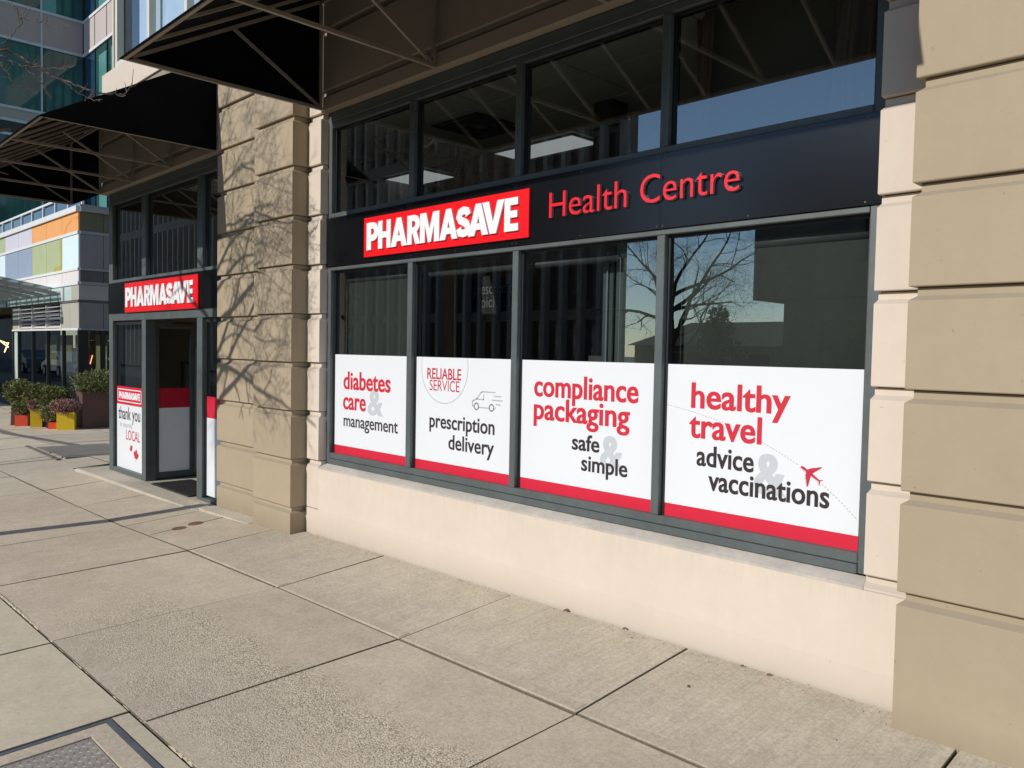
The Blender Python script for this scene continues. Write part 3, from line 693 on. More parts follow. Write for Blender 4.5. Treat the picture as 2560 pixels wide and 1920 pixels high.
for k in range(-1, 12):
    z0, z1 = 0.4 * (k - 1), 0.4 * k
    if k == -1: z0 = -0.9
    if k >= 0: block(-1.140, 1.16, yBR, 0.10, z0 if k else -0.9, z1, 'brown', cl=CD)
    block(-6.556, -5.905, yBL, 0.10, z0, z1, 'brown', cr_=CD, cl=CD)
    block(-7.548, -6.56, yBS, 0.10, z0, z1, 'brown', cl=CD)
    if k >= 1:
        block(-5.90, -5.706, 0.0, 0.14, z0, z1, 'cream', cr_=0.010)
        block(-1.326, -1.142, 0.0, 0.14, z0, z1, 'cream', cl=0.008)
block(-5.90, -5.706, 0.0, 0.12, -0.4, 0.0, 'cream', j=0)
block(-1.325, -1.142, 0.0, 0.12, -0.0668, 0.0, 'cream', j=0)
for x0, x1, yf in ((-1.115, 1.13, yBR + 0.030), (-6.53, -5.935, yBL + 0.030), (-7.52, -6.57, yBS + 0.030), (-5.89, -5.735, 0.030), (-1.297, -1.145, 0.030)):
    MB().box(x0, x1, yf, 0.098 if yf < 0 else 0.135, -0.9, 4.8).build('pilaster_core', 'core', bld)
# base wall below the big window and its sill
MB().box(-5.90, -1.142, 0.0, 0.14, -0.9, -0.4).build('base_wall', 'cream', bld)
MB().box(-5.7055, -1.142, 0.0, 0.14, -0.4, -0.062).build('base_wall', 'cream', bld)
MB().add([(-5.704, 0.001, -0.0615), (-1.328, 0.001, -0.0615), (-1.328, 0.001, -0.050), (-5.704, 0.001, -0.050), (-1.328, 0.075, -0.022), (-5.704, 0.075, -0.022), (-5.704, 0.075, -0.0615), (-1.328, 0.075, -0.0615)],
         [(0, 1, 2, 3), (3, 2, 4, 5), (5, 4, 7, 6), (6, 7, 1, 0), (0, 3, 5, 6), (1, 7, 4, 2)]).build('window_sill', 'sill', bld)
# wall over the windows, behind the awnings, with two grooves; runs from the left end of the building to the right pilaster
def band(x0, x1, z0, z1, mat, yb=0.3):
    return block(x0, x1, 0.0, yb, z0, z1, mat, name='wall_band')
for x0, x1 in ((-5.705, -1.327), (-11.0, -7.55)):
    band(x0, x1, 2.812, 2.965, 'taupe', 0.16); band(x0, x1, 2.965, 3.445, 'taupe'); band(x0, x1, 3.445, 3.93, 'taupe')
    MB().box(x0 + 0.01, x1 - 0.01, 0.04, 0.158, 2.83, 3.92).build('wall_core', 'core', bld)
# upper storey wall of cream plaster, with window openings
UZ0, UZ1 = 3.94, 9.0
wins = [(-10.51, -7.35), (-5.4, -2.2)]
ux = [-10.55] + [v for w in wins for v in w] + [1.16]
uw = MB(); uw.box(-10.93, 1.16, 0.004, 0.3, UZ0, 4.29); uw.box(-10.55, 1.16, 0.004, 0.3, 6.3, UZ1)
for a, b in zip(ux[0::2], ux[1::2]): uw.box(a, b, 0.004, 0.3, 4.29, 6.3)
uw.build('upper_wall', 'cream', bld)
for a, b in wins:
    fr = MB(); z0, z1 = 4.291, 6.299
    fr.box(a, b, 0.02, 0.1, z0, z0 + 0.06); fr.box(a, b, 0.02, 0.1, z1 - 0.06, z1)
    n = 3
    for i in range(n + 1):
        x = a + (b - a - 0.07) * i / n; fr.box(x, x + 0.07, 0.022, 0.098, z0 + 0.06, z1 - 0.06)
    w = fr.build('upper_window', 'win_white', bld)
    MB().box(a + 0.05, b - 0.05, 0.11, 0.118, z0 + 0.03, z1 - 0.03).build('pane', glass_mat('upper pane', (0.75, 0.82, 0.88), 1.3, 0.02), w)
    bm = MB(); x = a + 0.42
    while x < b - 0.1:
        bm.add([(x, 0.16, z0), (x + 0.085, 0.19, z0), (x + 0.085, 0.19, z1), (x, 0.16, z1), (x, 0.163, z0), (x + 0.085, 0.193, z0), (x + 0.085, 0.193, z1), (x, 0.163, z1)], [(0, 1, 2, 3), (7, 6, 5, 4), (1, 5, 6, 2), (4, 0, 3, 7)])
        x += 0.10
    bm.build('vertical_blind', 'blind_w', w)
    MB().box(a, b, 0.7, 0.72, z0, z1).build('room_back', 'navy', w)
MB().box(-10.985, -10.80, 0.31, 9.0, 3.94, 4.3).build('side_wall', 'cream', bld)
MB().box(-10.55, -10.40, 0.31, 9.0, 4.301, 8.89).build('side_wall', 'cream', bld)
MB().box(-10.93, 1.16, 0.31, 9, 8.9, 9.0).build('roof', 'p_grey', bld)
MB().box(1.165, 1.3, 0.0, 9.0, -0.9, 9.0).build('side_wall', 'brown', bld)

# ------------------------------------------------------------------ big storefront frame
YF = 0.07
sf = MB().bbox(-5.716, -5.656, YF, 0.16, -0.016, 2.81).build('storefront_frame', 'frame', bld)
MUL = [(-4.637, -4.581), (-3.563, -3.512), (-2.480, -2.431)]
JL, JR = -5.656, -1.382
MB().bbox(JR, -1.318, YF, 0.16, -0.016, 2.81).build('jamb', 'frame', sf)
rails = [(-0.018, 0.024, 0.066), (0.026, 0.0715, 0.072), (1.549, 1.578, 0.07), (1.969, 2.006, 0.07), (2.690, 2.735, 0.078), (2.737, 2.811, 0.07)]
for z0, z1, y in rails:
    MB().bbox(JL + 0.0015, JR - 0.0015, y, 0.158, z0, z1, 0.003).build('rail', 'frame', sf)
for a, b in MUL:
    for z0, z1 in ((0.0725, 1.5475), (2.0075, 2.6885)): MB().bbox(a, b, YF + 0.001, 0.157, z0, z1, 0.003).build('mullion', 'frame', sf)
edges = [JL] + [v for m in MUL for v in m] + [JR]
bays = list(zip(edges[0::2], edges[1::2]))
for a, b in bays:
    for z0, z1 in ((0.073, 1.547), (2.008, 2.688)):
        # black gasket round each pane
        gk = MB()
        for q in ((a + .0012, a + 0.014, z0, z1), (b - 0.014, b - .0012, z0, z1), (a + 0.0145, b - 0.0145, z1 - 0.014, z1)):
            gk.box(q[0], q[1], 0.104, 0.15, q[2], q[3])
        gk.build('gasket', 'frame_dk', sf)
        MB().box(a + 0.0146, b - 0.0146, 0.115, 0.123, z0 + 0.0085, z1 - 0.0145).build('glass_pane', 'glass', sf)

# fascia sign
fas = thing('fascia_sign', 'long black fascia sign with red logo board and red Health Centre letters', 'sign')
fx_ = [JL - 0.058, -4.61, -3.537, -2.456, JR + 0.05]
for a, b in zip(fx_, fx_[1:]): MB().bbox(a + 0.0003, b - 0.0003, 0.058, 0.0685, 1.5785, 1.968, 0.0015).build('backing_panel', 'black_sign', fas)
lb_ = MB().bbox(-5.147, -3.398, 0.040, 0.0575, 1.6165, 1.912, 0.002).build('logo_board', 'sign_red', fas)
logo(-5.09, -3.475, 1.664, 1.868, 0.039, 0.013, lb_)
text_letters('Health', -3.228, -2.662, 1.7125, 0.148, 0.057, 0.02, -0.006, fas)
text_letters('Centre', -2.572, -1.990, 1.7165, 0.148, 0.057, 0.02, -0.006, fas)
sc = MB()
for x in (-5.66, -5.0, -4.63, -4.59, -4.1, -3.555, -3.518, -3.0, -2.475, -2.437, -1.95, -1.40):
    for z in (1.592, 1.952):
        c = [(x + 0.0026 * math.cos(k * math.pi / 3), 0.0570, z + 0.0026 * math.sin(k * math.pi / 3)) for k in range(6)]
        sc.add(c + [(p[0], 0.058, p[2]) for p in c], [(0, 1, 2, 3, 4, 5)] + [(k + 6, (k + 1) % 6 + 6, (k + 1) % 6, k) for k in range(6)])
sc.build('screw', 'screw', fas, kind='stuff')

# window graphics ---------------------------------------------------------------
YV = 0.1105
def graphic(bay, label):
    a, b = bays[bay]; t = thing('window_graphic', label, 'window poster', 'printed window posters of the storefront')
    MB().box(a + 0.0147, b - 0.0147, YV, 0.1146, 0.139, 0.8736).build('white_film', 'white_vinyl', t)
    MB().box(a + 0.0147, b - 0.0147, YV, 0.1146, 0.0718, 0.1385).build('red_stripe', 'red_vinyl', t)
    return t, a, b
def word(t, s, xl, xr, zb, asc, mat, bold=0.016, extra=0.012, ref='d', y=YV, depth=0.0007):
    text_mb(s, xl, xr, zb, asc, y, bold, extra, depth, ref).build('printed_word', mat, t)

t, a, b = graphic(0, 'white window poster reading diabetes care & management')
word(t, '&', -5.17, -4.974, 0.417, 0.185, 'grey_print', 0.02, 0.02, ref='H', depth=0.0003)
word(t, 'diabetes', -5.515, -4.88, 0.6, 0.137, 'red_text')
word(t, 'care', -5.518, -5.202, 0.438, 0.137, 'red_text')
word(t, 'management', -5.509, -4.782, 0.300, 0.098, 'dark_text', 0.008, 0.009)
t, a, b = graphic(1, 'white window poster with a van reading prescription delivery')
word(t, 'RELIABLE', -4.442, -4.077, 0.722, 0.074, 'dred_text', 0.012, 0.004, 'H')
word(t, 'SERVICE', -4.414, -4.092, 0.640, 0.074, 'dred_text', 0.0, 0, 'H')
word(t, 'prescription', -4.409, -3.740, 0.382, 0.098, 'dark_text', 0.014, 0.006)
word(t, 'delivery', -4.199, -3.742, 0.2445, 0.098, 'dark_text', 0.014, 0.006)
cmb = MB(); pts = [(-4.258 + 0.25 * math.cos(q), 0.805 + 0.25 * math.sin(q)) for q in [math.radians(-200 + 220 * i / 48) for i in range(49)]]
pts = [p for p in pts if p[1] < 0.872]; cmb.stroke(pts, 0.006, YV, 0.0004); cmb.build('printed_circle', 'grey_print', t)
vm = MB()
for line in ([(-3.7386, .6557), (-3.8569, .6555), (-3.8737, .6503), (-3.9174, .605), (-3.9451, .5947), (-3.9579, .5868), (-3.9561, .5579), (-3.9441, .5528)],
             [(-3.9174, .605), (-3.8493, .6045), (-3.8501, .6358)], [(-3.8946, .5502), (-3.7957, .5508)], [(-3.7461, .5483), (-3.7341, .5589)],
             [(-3.7482, .632), (-3.6853, .6318)], [(-3.7681, .6055), (-3.6705, .6048)], [(-3.7305, .5788), (-3.69, .5778)],
             [(-3.9183 + .021 * math.cos(q * math.pi / 8), .5559 + .0215 * math.sin(q * math.pi / 8)) for q in range(17)],
             [(-3.772 + .021 * math.cos(q * math.pi / 8), .5551 + .0215 * math.sin(q * math.pi / 8)) for q in range(17)]):
    vm.stroke(line, 0.0085, YV, 0.0005)
vm.build('printed_van', 'grey_line', t)
t, a, b = graphic(2, 'white window poster reading compliance packaging safe & simple')
word(t, '&', -2.857, -2.700, 0.275, 0.182, 'grey_print', 0.02, 0.02, ref='H', depth=0.0003)
word(t, 'compliance', -3.389, -2.604, 0.656, 0.128, 'red_text')
word(t, 'packaging', -3.389, -2.659, 0.515, 0.128, 'red_text')
word(t, 'safe', -3.074, -2.868, 0.357, 0.09, 'dark_text', 0.016, 0.008)
word(t, 'simple', -2.999, -2.666, 0.241, 0.09, 'dark_text', 0.016, 0.008)
t, a, b = graphic(3, 'white window poster with a red plane reading healthy travel advice & vaccinations')
word(t, '&', -1.90, -1.745, 0.268, 0.188, 'grey_print', 0.02, 0.02, ref='H', depth=0.0003)
am = MB(); ctrl = [(-2.414, .659), (-2.25, .63), (-2.081, .59), (-1.97, .555), (-1.868, .510), (-1.77, .465), (-1.675, .419), (-1.62, .385), (-1.567, .347), (-1.48, .278), (-1.398, .205)]
dn = []
for (xa, za), (xb, zb) in zip(ctrl, ctrl[1:]):
    n = max(2, int(math.hypot(xb - xa, zb - za) / 0.002)); dn += [(xa + (xb - xa) * i / n, za + (zb - za) * i / n) for i in range(n)]
acc = 0; seg = []
for p, q in zip(dn, dn[1:]):
    on = (acc % 0.0165) < 0.0105; acc += math.hypot(q[0] - p[0], q[1] - p[1])
    if on and not (-1.68 < p[0] < -1.575): seg.append(p)
    elif len(seg) > 1: am.stroke([seg[0], seg[-1]], 0.0036, YV, 0.0002); seg = []
    else: seg = []
am.build('printed_dashed_line', 'grey_line', t)
word(t, 'healthy', -2.268, -1.733, 0.654, 0.126, 'red_text', 0.016, 0.010)
word(t, 'travel', -2.276, -1.873, 0.501, 0.126, 'red_text', 0.016, 0.010)
word(t, 'advice', -2.227, -1.909, 0.3605, 0.102, 'dark_text', 0.016, 0.008)
word(t, 'vaccinations', -2.156, -1.533, 0.242, 0.102, 'dark_text', 0.016, 0.008)
PL = [(-1.6718, .4169), (-1.6682, .4202), (-1.656, .4175), (-1.6404, .4064), (-1.6267, .411), (-1.6245, .4148), (-1.6208, .4134), (-1.6119, .4157), (-1.6097, .4194), (-1.6048, .4165), (-1.5784, .4246), (-1.5701, .4223), (-1.6152, .3902), (-1.581, .3642), (-1.5623, .3678), (-1.5645, .3652), (-1.5773, .3595), (-1.5795, .3395), (-1.5813, .3404), (-1.5837, .3581), (-1.622, .3788), (-1.6346, .3262), (-1.6396, .3303), (-1.6437, .3603), (-1.6474, .3621), (-1.6469, .3669), (-1.644, .3696), (-1.6473, .3774), (-1.6486, .3808), (-1.6451, .3836), (-1.6461, .3964), (-1.6679, .4091)]
def poly_obj(poly, y, th, name, mat, parent):
    cu = bpy.data.curves.new('tmp', 'CURVE'); cu.dimensions = '2D'; cu.fill_mode = 'BOTH'; cu.extrude = th / 2
    s_ = cu.splines.new('POLY'); s_.points.add(len(poly) - 1); s_.use_cyclic_u = True
    for i, (px, pz) in enumerate(poly): s_.points[i].co = (px, pz, 0, 1)
    V, F = curve_to_mesh(cu)
    return MB().add(np.stack([V[:, 0], y - th / 2 - V[:, 2], V[:, 1]], 1).tolist(), F).build(name, mat, parent)
poly_obj([(x - 0.005, z - 0.004) for x, z in PL], YV, 0.0004, 'plane_shade_print', 'grey_print', t)
poly_obj(PL, YV, 0.0010, 'printed_plane', 'dred_text', t)

# ------------------------------------------------------------------ doorway storefront
DJ = (-10.90, -10.765); P1 = (-9.78, -9.656); P2 = (-8.232, -8.104); DR = (-7.62, -7.552)
ZB = -0.688
df = MB().bbox(DJ[0], DJ[1], YF, 0.19, ZB, 2.811).build('entrance_frame', 'frame', bld)
MB().bbox(DR[0], DR[1], YF + 0.001, 0.16, ZB, 2.811).build('jamb', 'frame', df)
for a, b in (P1, P2): 
    MB().bbox(a, b, YF, 0.19, ZB, 1.2135, 0.004).build('post', 'frame', df)
    MB().bbox(a, b, YF + 0.001, 0.16, 1.7275, 2.67, 0.004).build('post', 'frame', df)
for z0, z1, a, b in ((1.215, 1.303, DJ[1] + .0015, DR[0] - .0015), (1.690, 1.726, DJ[1] + .0015, DR[0] - .0015), (2.672, 2.735, DJ[1] + .0015, DR[0] - .0015), (2.737, 2.811, DJ[1] + .0015, DR[0] - .0015),
                     (ZB, -0.63, DJ[1] + .0015, P1[0] - .0015), (ZB, -0.655, P2[1] + .0015, DR[0] - .0015)):
    MB().bbox(a, b, YF, 0.158, z0, z1, 0.003).build('rail', 'frame', df)
for (a, b) in ((DJ[1], P1[0]), (P1[1], P2[0]), (P2[1], DR[0])):
    for z0, z1 in ((1.7275, 2.671),) + (((-0.629, 1.214),) if a != P1[1] else ()):
        gk = MB()
        for q in ((a + .0012, a + 0.03, z0 + .001, z1 - .001), (b - 0.014, b - .0012, z0 + .001, z1 - .001), (a + 0.0305, b - 0.0145, z1 - 0.05, z1 - .001)): gk.box(q[0], q[1], 0.104, 0.15, q[2], q[3])
        gk.build('gasket', 'frame_dk', df)
        MB().box(a + 0.031, b - 0.0146, 0.115, 0.123, z0 + 0.001, z1 - 0.051).build('glass_pane', 'glass', df)
# door leaf swung inward at a right angle
DX = -9.70
door = MB(); y0, y1 = 0.192, 0.745
door = MB().bbox(DX - 0.045, DX, y0, y0 + 0.05, ZB + 0.012, 1.205).build('door', 'frame', bld)
MB().bbox(DX - 0.045, DX, y1 - 0.13, y1, ZB + 0.012, 1.205).build('stile', 'frame', door)
MB().bbox(DX - 0.044, DX - 0.001, y0 + 0.051, y1 - 0.131, ZB + 0.012, ZB + 0.085).build('bottom_rail', 'frame', door)
MB().bbox(DX - 0.044, DX - 0.001, y0 + 0.051, y1 - 0.131, 1.12, 1.205).build('top_rail', 'frame', door)
MB().box(DX - 0.03, DX - 0.022, y0 + 0.051, y1 - 0.131, ZB + 0.085, 1.12).build('glass_pane', 'glass_dark', door)
MB().box(DX - 0.0215, DX - 0.018, y0 + 0.051, y1 - 0.131, ZB + 0.086, 0.168).build('white_film', 'door_film', door)
MB().box(DX - 0.0215, DX - 0.018, y0 + 0.051, y1 - 0.131, 0.1685, 0.405).build('red_film', 'red_vinyl', door)
hb = MB(); hb.tube([(DX + 0.045, y1 - 0.075, -0.6), (DX + 0.045, y1 - 0.075, 0.9)], 0.012, 8); hb.tube([(DX + 0.045, y1 - 0.075, -0.45), (DX, y1 - 0.075, -0.45)], 0.009, 6); hb.tube([(DX + 0.045, y1 - 0.075, 0.75), (DX, y1 - 0.075, 0.75)], 0.009, 6)
hb.build('handle', 'screw', door)
MB().bbox(DX - 0.02, DX + 0.03, 0.42, 0.62, 1.135, 1.185).build('door_closer', pmat('brass closer', (0.20, 0.14, 0.06), 0.4, metal=0.5), door)
# vestibule sides and back wall of the entrance
MB().box(-11.0, -10.905, 0.192, 9.0, -0.9, 3.93).build('side_wall', 'brown', bld)

# small fascia sign
sm = thing('door_sign', 'red pharmacy logo board on black panel above the entrance door', 'sign')
MB().bbox(DJ[1] - 0.12, DR[1] - 0.002, 0.058, 0.0685, 1.3045, 1.6885, 0.0015).build('backing_panel', 'black_sign', sm)
sb = MB().bbox(-10.249, -8.142, 0.040, 0.0575, 1.309, 1.660, 0.002).build('logo_board', 'sign_red', sm)
logo(-10.19, -8.232, 1.371, 1.603, 0.039, 0.012, sb)

# posters at the door
dp = thing('door_poster', 'white poster left of the door reading thank you for supporting LOCAL', 'window poster')
XA, XB = DJ[1] + 0.0312, P1[0] - 0.0147
MB().box(XA, XB, YV, 0.1146, -0.628, 0.171).build('white_film', 'white_vinyl', dp)
MB().box(XA, XB, YV, 0.1146, 0.1715, 0.396).build('red_band', 'red_vinyl', dp)
logo(-10.665, -9.94, 0.243, 0.329, YV, 0.0012, dp, name='printed_logo', as_one=True)
bx = MB(); bx.stroke([(-10.706, .210), (-10.706, .360), (-9.906, .360), (-9.906, .210), (-10.706, .210)], 0.012, YV, 0.0008); bx.build('printed_border', 'sign_white', dp)
word(dp, 'thank you', -10.679, -9.937, -0.012, 0.155, 'dark_text', 0.006, 0.004)
word(dp, 'for supporting', -10.629, -10.21, -0.108, 0.06, 'grey_line', 0.0, 0)
word(dp, 'LOCAL', -10.413, -9.952, -0.260, 0.12, 'dred_text', 0.004, 0.003, 'H')
def maple(cx, cz, s, rot=0.0):
    h = [(0, 1), (.12, .7), (.32, .8), (.26, .38), (.5, .58), (.56, .44), (.9, .42), (.76, .22), (.86, .14), (.45, -.18), (.5, -.34), (.05, -.28), (.04, -.75)]
    P = h + [(-x, z) for x, z in h[::-1][:-1]]
    c, s_ = math.cos(rot), math.sin(rot)
    return [(cx + s * (x * c - z * s_), cz + s * (x * s_ + z * c)) for x, z in P]
poly_obj(maple(-10.233, -0.366, 0.062, 0.5), YV, 0.0008, 'printed_leaf', 'dred_text', dp)
poly_obj(maple(-10.078, -0.440, 0.10, -0.15), YV, 0.0008, 'printed_leaf', 'dred_text', dp)
sp2 = thing('side_window_film', 'white and red film on the narrow window right of the door', 'window film')
XA, XB = P2[1] + 0.0312, DR[0] - 0.0147
MB().box(XA, XB, YV, 0.1146, -0.628, 0.180).build('white_film', 'white_vinyl', sp2)
MB().box(XA, XB, YV, 0.1146, 0.1805, 0.40).build('red_film', 'red_vinyl', sp2)

# step and mat
st = MB(); 
P = [(-11.25, -0.24), (-6.62, -0.205), (-6.62, 0.066), (-11.25, 0.066)]
stp = MB().add([(-11.2, -0.22, -0.688), (-7.6, -0.18, -0.682), (-7.6, 0.9, -0.689), (-11.2, 0.9, -0.689), (-11.24, -0.24, -0.70), (-7.6, -0.195, -0.69), (-7.6, 0.9, -0.70), (-11.24, 0.9, -0.70),
                (-11.25, -0.25, -0.9), (-7.6, -0.205, -0.9), (-7.6, 0.9, -0.9), (-11.25, 0.9, -0.9)],
               [(0, 1, 2, 3)] + [(i + 4, (i + 1) % 4 + 4, (i + 1) % 4, i) for i in range(4)] + [(i + 8, (i + 1) % 4 + 8, (i + 1) % 4 + 4, i + 4) for i in range(4)]).build('door_step', 'step', kind='structure')
MB().add([(-7.599, -0.17, -0.655), (-6.60, -0.165, -0.642), (-6.60, -0.022, -0.628), (-7.599, -0.022, -0.648), (-7.599, -0.19, -0.9), (-6.60, -0.185, -0.9), (-6.60, -0.022, -0.9), (-7.599, -0.022, -0.9)],
         [(0, 1, 2, 3), (4, 5, 1, 0), (5, 6, 2, 1), (7, 4, 0, 3), (6, 7, 3, 2)]).build('kerb_strip', 'step', kind='structure')
matm = MB().bbox(-9.42, -8.36, 0.04, 0.52, -0.688, -0.674, 0.004); 
mo = matm.build('door_mat', 'mat'); tag(mo, 'black ribbed rubber mat on the step in the open doorway', 'door mat')
rb = MB()
for i in range(34):
    x = -9.40 + i * 0.031; rb.box(x, x + 0.018, 0.06, 0.50, -0.6745, -0.669)
rb.build('rib', 'mat', mo, kind='stuff')

# ------------------------------------------------------------------ awnings
ZA, ZT, PR = 2.82, 3.70, -1.54
def awning(x0, x1, label, trusses, rafters):
    t = thing('awning', label, 'awning', 'black awnings over the storefronts')
    th = 0.006
    v = [(x0, PR, ZA), (x1, PR, ZA), (x1, -0.012, ZT), (x0, -0.012, ZT)]
    nrm = Vector((0, -(ZT - ZA), -PR)).normalized() * -th; nrm = Vector((0, 0.5, -0.86)) * th
    MB().add(v + [(a, b + nrm.y, c + nrm.z) for a, b, c in v], [(0, 1, 2, 3), (7, 6, 5, 4), (0, 4, 5, 1), (1, 5, 6, 2), (2, 6, 7, 3), (3, 7, 4, 0)]).build('canvas', 'fabric', t)
    for xe, d in ((x0, 1), (x1, -1)):
        e = th * d
        MB().add([(xe, PR + 0.003, ZA - 0.004), (xe, -0.014, ZA - 0.004), (xe, -0.014, ZT - 0.003), (xe + e, PR + 0.003, ZA - 0.004), (xe + e, -0.014, ZA - 0.004), (xe + e, -0.014, ZT - 0.003)],
                 [(0, 1, 2) if d < 0 else (2, 1, 0), (5, 4, 3) if d < 0 else (3, 4, 5), (0, 3, 4, 1), (1, 4, 5, 2), (2, 5, 3, 0)]).build('end_panel', 'fabric', t)
    w = 0.024
    def bar(a, b, ww=w): MB().bar(a, b, ww).build('frame_bar', 'bar', t)
    yi, sl = PR + 0.03, (ZT - ZA) / -PR
    bar((x0 + 0.006, yi, ZA + 0.006), (x1 - 0.006, yi, ZA + 0.006)); bar((x0 + 0.006, -0.03, ZT - 0.05), (x1 - 0.006, -0.03, ZT - 0.05))
    n0 = 0.030
    for x in trusses:
        bar((x, -0.016, ZA + 0.004), (x, PR + 0.05, ZA + 0.006)); bar((x, -0.03, ZA + 0.02), (x, -0.03, ZT - 0.07))
        bar((x, yi + 0.02, ZA + 0.012 - 0.004), (x, -0.05, ZT - 0.055))
        bar((x, -0.045, ZA + 0.02), (x, -0.75, ZA + (0.79) * sl - 0.035), 0.02)
    for x in rafters: bar((x, yi + 0.02, ZA + 0.008), (x, -0.05, ZT - 0.055), 0.02)
    return t
awning(-5.684, -1.345, 'near black awning over the big health centre window', [-5.668, -4.25, -2.79, -1.361], [-5.20, -4.72, -3.75, -3.25, -2.3, -1.85])
faw = awning(-12.1, -7.597, 'far black awning above the pharmacy entrance door', [-12.08, -10.9, -9.78, -8.68, -7.615], [-11.5, -10.35, -9.2, -8.1])
MB().box(-12.09, -11.005, -0.012, -0.006, ZA, ZT - 0.01).build('back_panel', 'fabric', faw)

# ------------------------------------------------------------------ shop interior
MB().box(-10.9, 1.16, 0.165, 8.5, -0.95, -0.69).build('shop_floor', 'floor_in', kind='structure')
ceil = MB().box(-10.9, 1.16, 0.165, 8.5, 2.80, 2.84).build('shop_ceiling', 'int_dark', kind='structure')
tile_me = None
skip = {(-5, 2), (-7, 2), (-3, 5), (-5, 5)}
for i in range(-10, 1):
    for j in range(0, 10):
        if (i, j) in ((-6, 3), (-8, 3)): continue
        o = None
        if tile_me is None:
            o = MB().bbox(0.006, 0.994, 0.006, 0.494, -0.02, 0, 0.004).build('ceiling_tile', 'tile', ceil); tile_me = o.data
        else: o = link('ceiling_tile', tile_me, ceil)
        o.location = (i + 0.5, 0.17 + j * 0.5, 2.798)
def ceil_light(x0, x1, y0, y1, label):
    t = thing('ceiling_light', label, 'ceiling light', 'lit ceiling panels inside the shop')
    fr = MB(); fr.box(x0, x1, y0, y0 + 0.02, 2.755, 2.777); fr.box(x0, x1, y1 - 0.02, y1, 2.755, 2.777); fr.box(x0, x0 + 0.02, y0 + 0.02, y1 - 0.02, 2.755, 2.777); fr.box(x1 - 0.02, x1, y0 + 0.02, y1 - 0.02, 2.755, 2.777)
    fr.build('frame', 'trim_w', t); MB().box(x0 + 0.021, x1 - 0.021, y0 + 0.021, y1 - 0.021, 2.758, 2.774).build('diffuser', 'panel_light', t)
ceil_light(-5.5, -4.5, 1.67, 2.07, 'lit ceiling panel seen through the second and third upper panes')
ceil_light(-7.5, -6.5, 1.67, 2.12, 'lit ceiling panel seen through the two leftmost upper panes')
vt = thing('ceiling_vent', 'dark square air vent in the ceiling behind the second upper pane', 'vent')
for k in range(4):
    s = 0.28 - k * 0.06; x, y, z = -4.95, 1.02, 2.772 - 0.006 * (k % 2)
    mb = MB()
    for q in ((x - s, x + s, y - s, y - s + 0.04), (x - s, x + s, y + s - 0.04, y + s), (x - s, x - s + 0.04, y - s + 0.04, y + s - 0.04), (x + s - 0.04, x + s, y - s + 0.04, y + s - 0.04)): mb.box(q[0], q[1], q[2], q[3], z - 0.008, z)
    mb.build('vent_ring', 'int_dark', vt)
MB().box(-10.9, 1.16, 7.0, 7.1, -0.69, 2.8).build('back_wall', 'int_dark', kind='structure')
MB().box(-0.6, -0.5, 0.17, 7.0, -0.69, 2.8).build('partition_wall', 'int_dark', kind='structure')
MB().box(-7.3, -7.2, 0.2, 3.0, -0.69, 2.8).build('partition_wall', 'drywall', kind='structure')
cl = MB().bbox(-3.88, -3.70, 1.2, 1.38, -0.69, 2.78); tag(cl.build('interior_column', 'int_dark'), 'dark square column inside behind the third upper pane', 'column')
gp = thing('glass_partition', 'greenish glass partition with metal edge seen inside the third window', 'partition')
MB().box(-3.02, -2.82, 0.30, 0.31, -0.69, 1.52).build('glass_leaf', 'can_glass' if False else pmat('grey green partition', (0.15, 0.185, 0.18), 0.25), gp); MB().box(-2.985, -2.975, 0.285, 0.298, -0.69, 1.52).build('metal_edge', 'mull', gp); MB().box(-2.935, -2.925, 0.285, 0.298, -0.69, 1.52).build('metal_edge', 'frame_dk', gp)
def blind(x0, x1, z0, z1, label, cass=True):
    t = thing('roller_blind', label, 'roller blind', 'grey roller blinds behind the shop windows')
    MB().box(x0, x1, 0.205, 0.208, z0, z1).build('fabric', 'blind', t)
    if cass:
        mb = MB(); mb.tube([(x0 - 0.01, 0.215, z1 + 0.02), (x1 + 0.01, 0.215, z1 + 0.02)], 0.028, 10); mb.build('roller', 'tube', t, smooth=True)
    ch = MB(); ch.tube([(x0 - 0.018, 0.2, 0.3), (x0 - 0.018, 0.2, z1)], 0.0022, 5); ch.build('bead_chain', 'chain', t)
blind(-5.60, -4.66, 0.10, 1.46, 'grey roller blind behind the leftmost big window')
blind(-2.80, -2.49, 0.10, 1.47, 'narrow grey blind behind the right half of the third window')
blind(-2.385, -1.40, 0.10, 1.46, 'wide grey roller blind behind the healthy travel window')
blind(-10.72, -9.80, -0.3, 1.12, 'flat grey blind behind the narrow window left of the entrance door')
rt = MB(); rt.tube([(-4.55, 0.215, 1.47), (-2.83, 0.215, 1.47)], 0.024, 10); tag(rt.build('blind_roller', 'tube', smooth=True), 'rolled up blind tube behind the second and third windows', 'roller blind')
# drapes behind the upper right pane
cu = MB(); n = 60
def drape(x0, x1, label, amp, ztop, zbot, skew):
    mb = MB(); V = []; n = 44
    for j in range(7):
        s = j / 6
        for i in range(n + 1):
            u = i / n; w = math.sin(u * 26 + s * skew) * amp * (0.5 + s) + math.sin(u * 9 + 1.3 * s * skew) * amp
            V.append((x0 + (x1 - x0) * (u * (1 - 0.12 * s * math.sin(3.1 * s))), 0.27 + w, ztop + (zbot - ztop) * s))
    F = [(j * (n + 1) + i, j * (n + 1) + i + 1, (j + 1) * (n + 1) + i + 1, (j + 1) * (n + 1) + i) for j in range(6) for i in range(n)]
    V2 = [(a, b + 0.004, c) for a, b, c in V]; m_ = len(V)
    mb.add(V + V2, [f[::-1] for f in F] + [tuple(i + m_ for i in f) for f in F])
    tag(mb.build('drape', 'curtain', smooth=True), label, 'curtain', 'brown drapes behind the upper right pane')
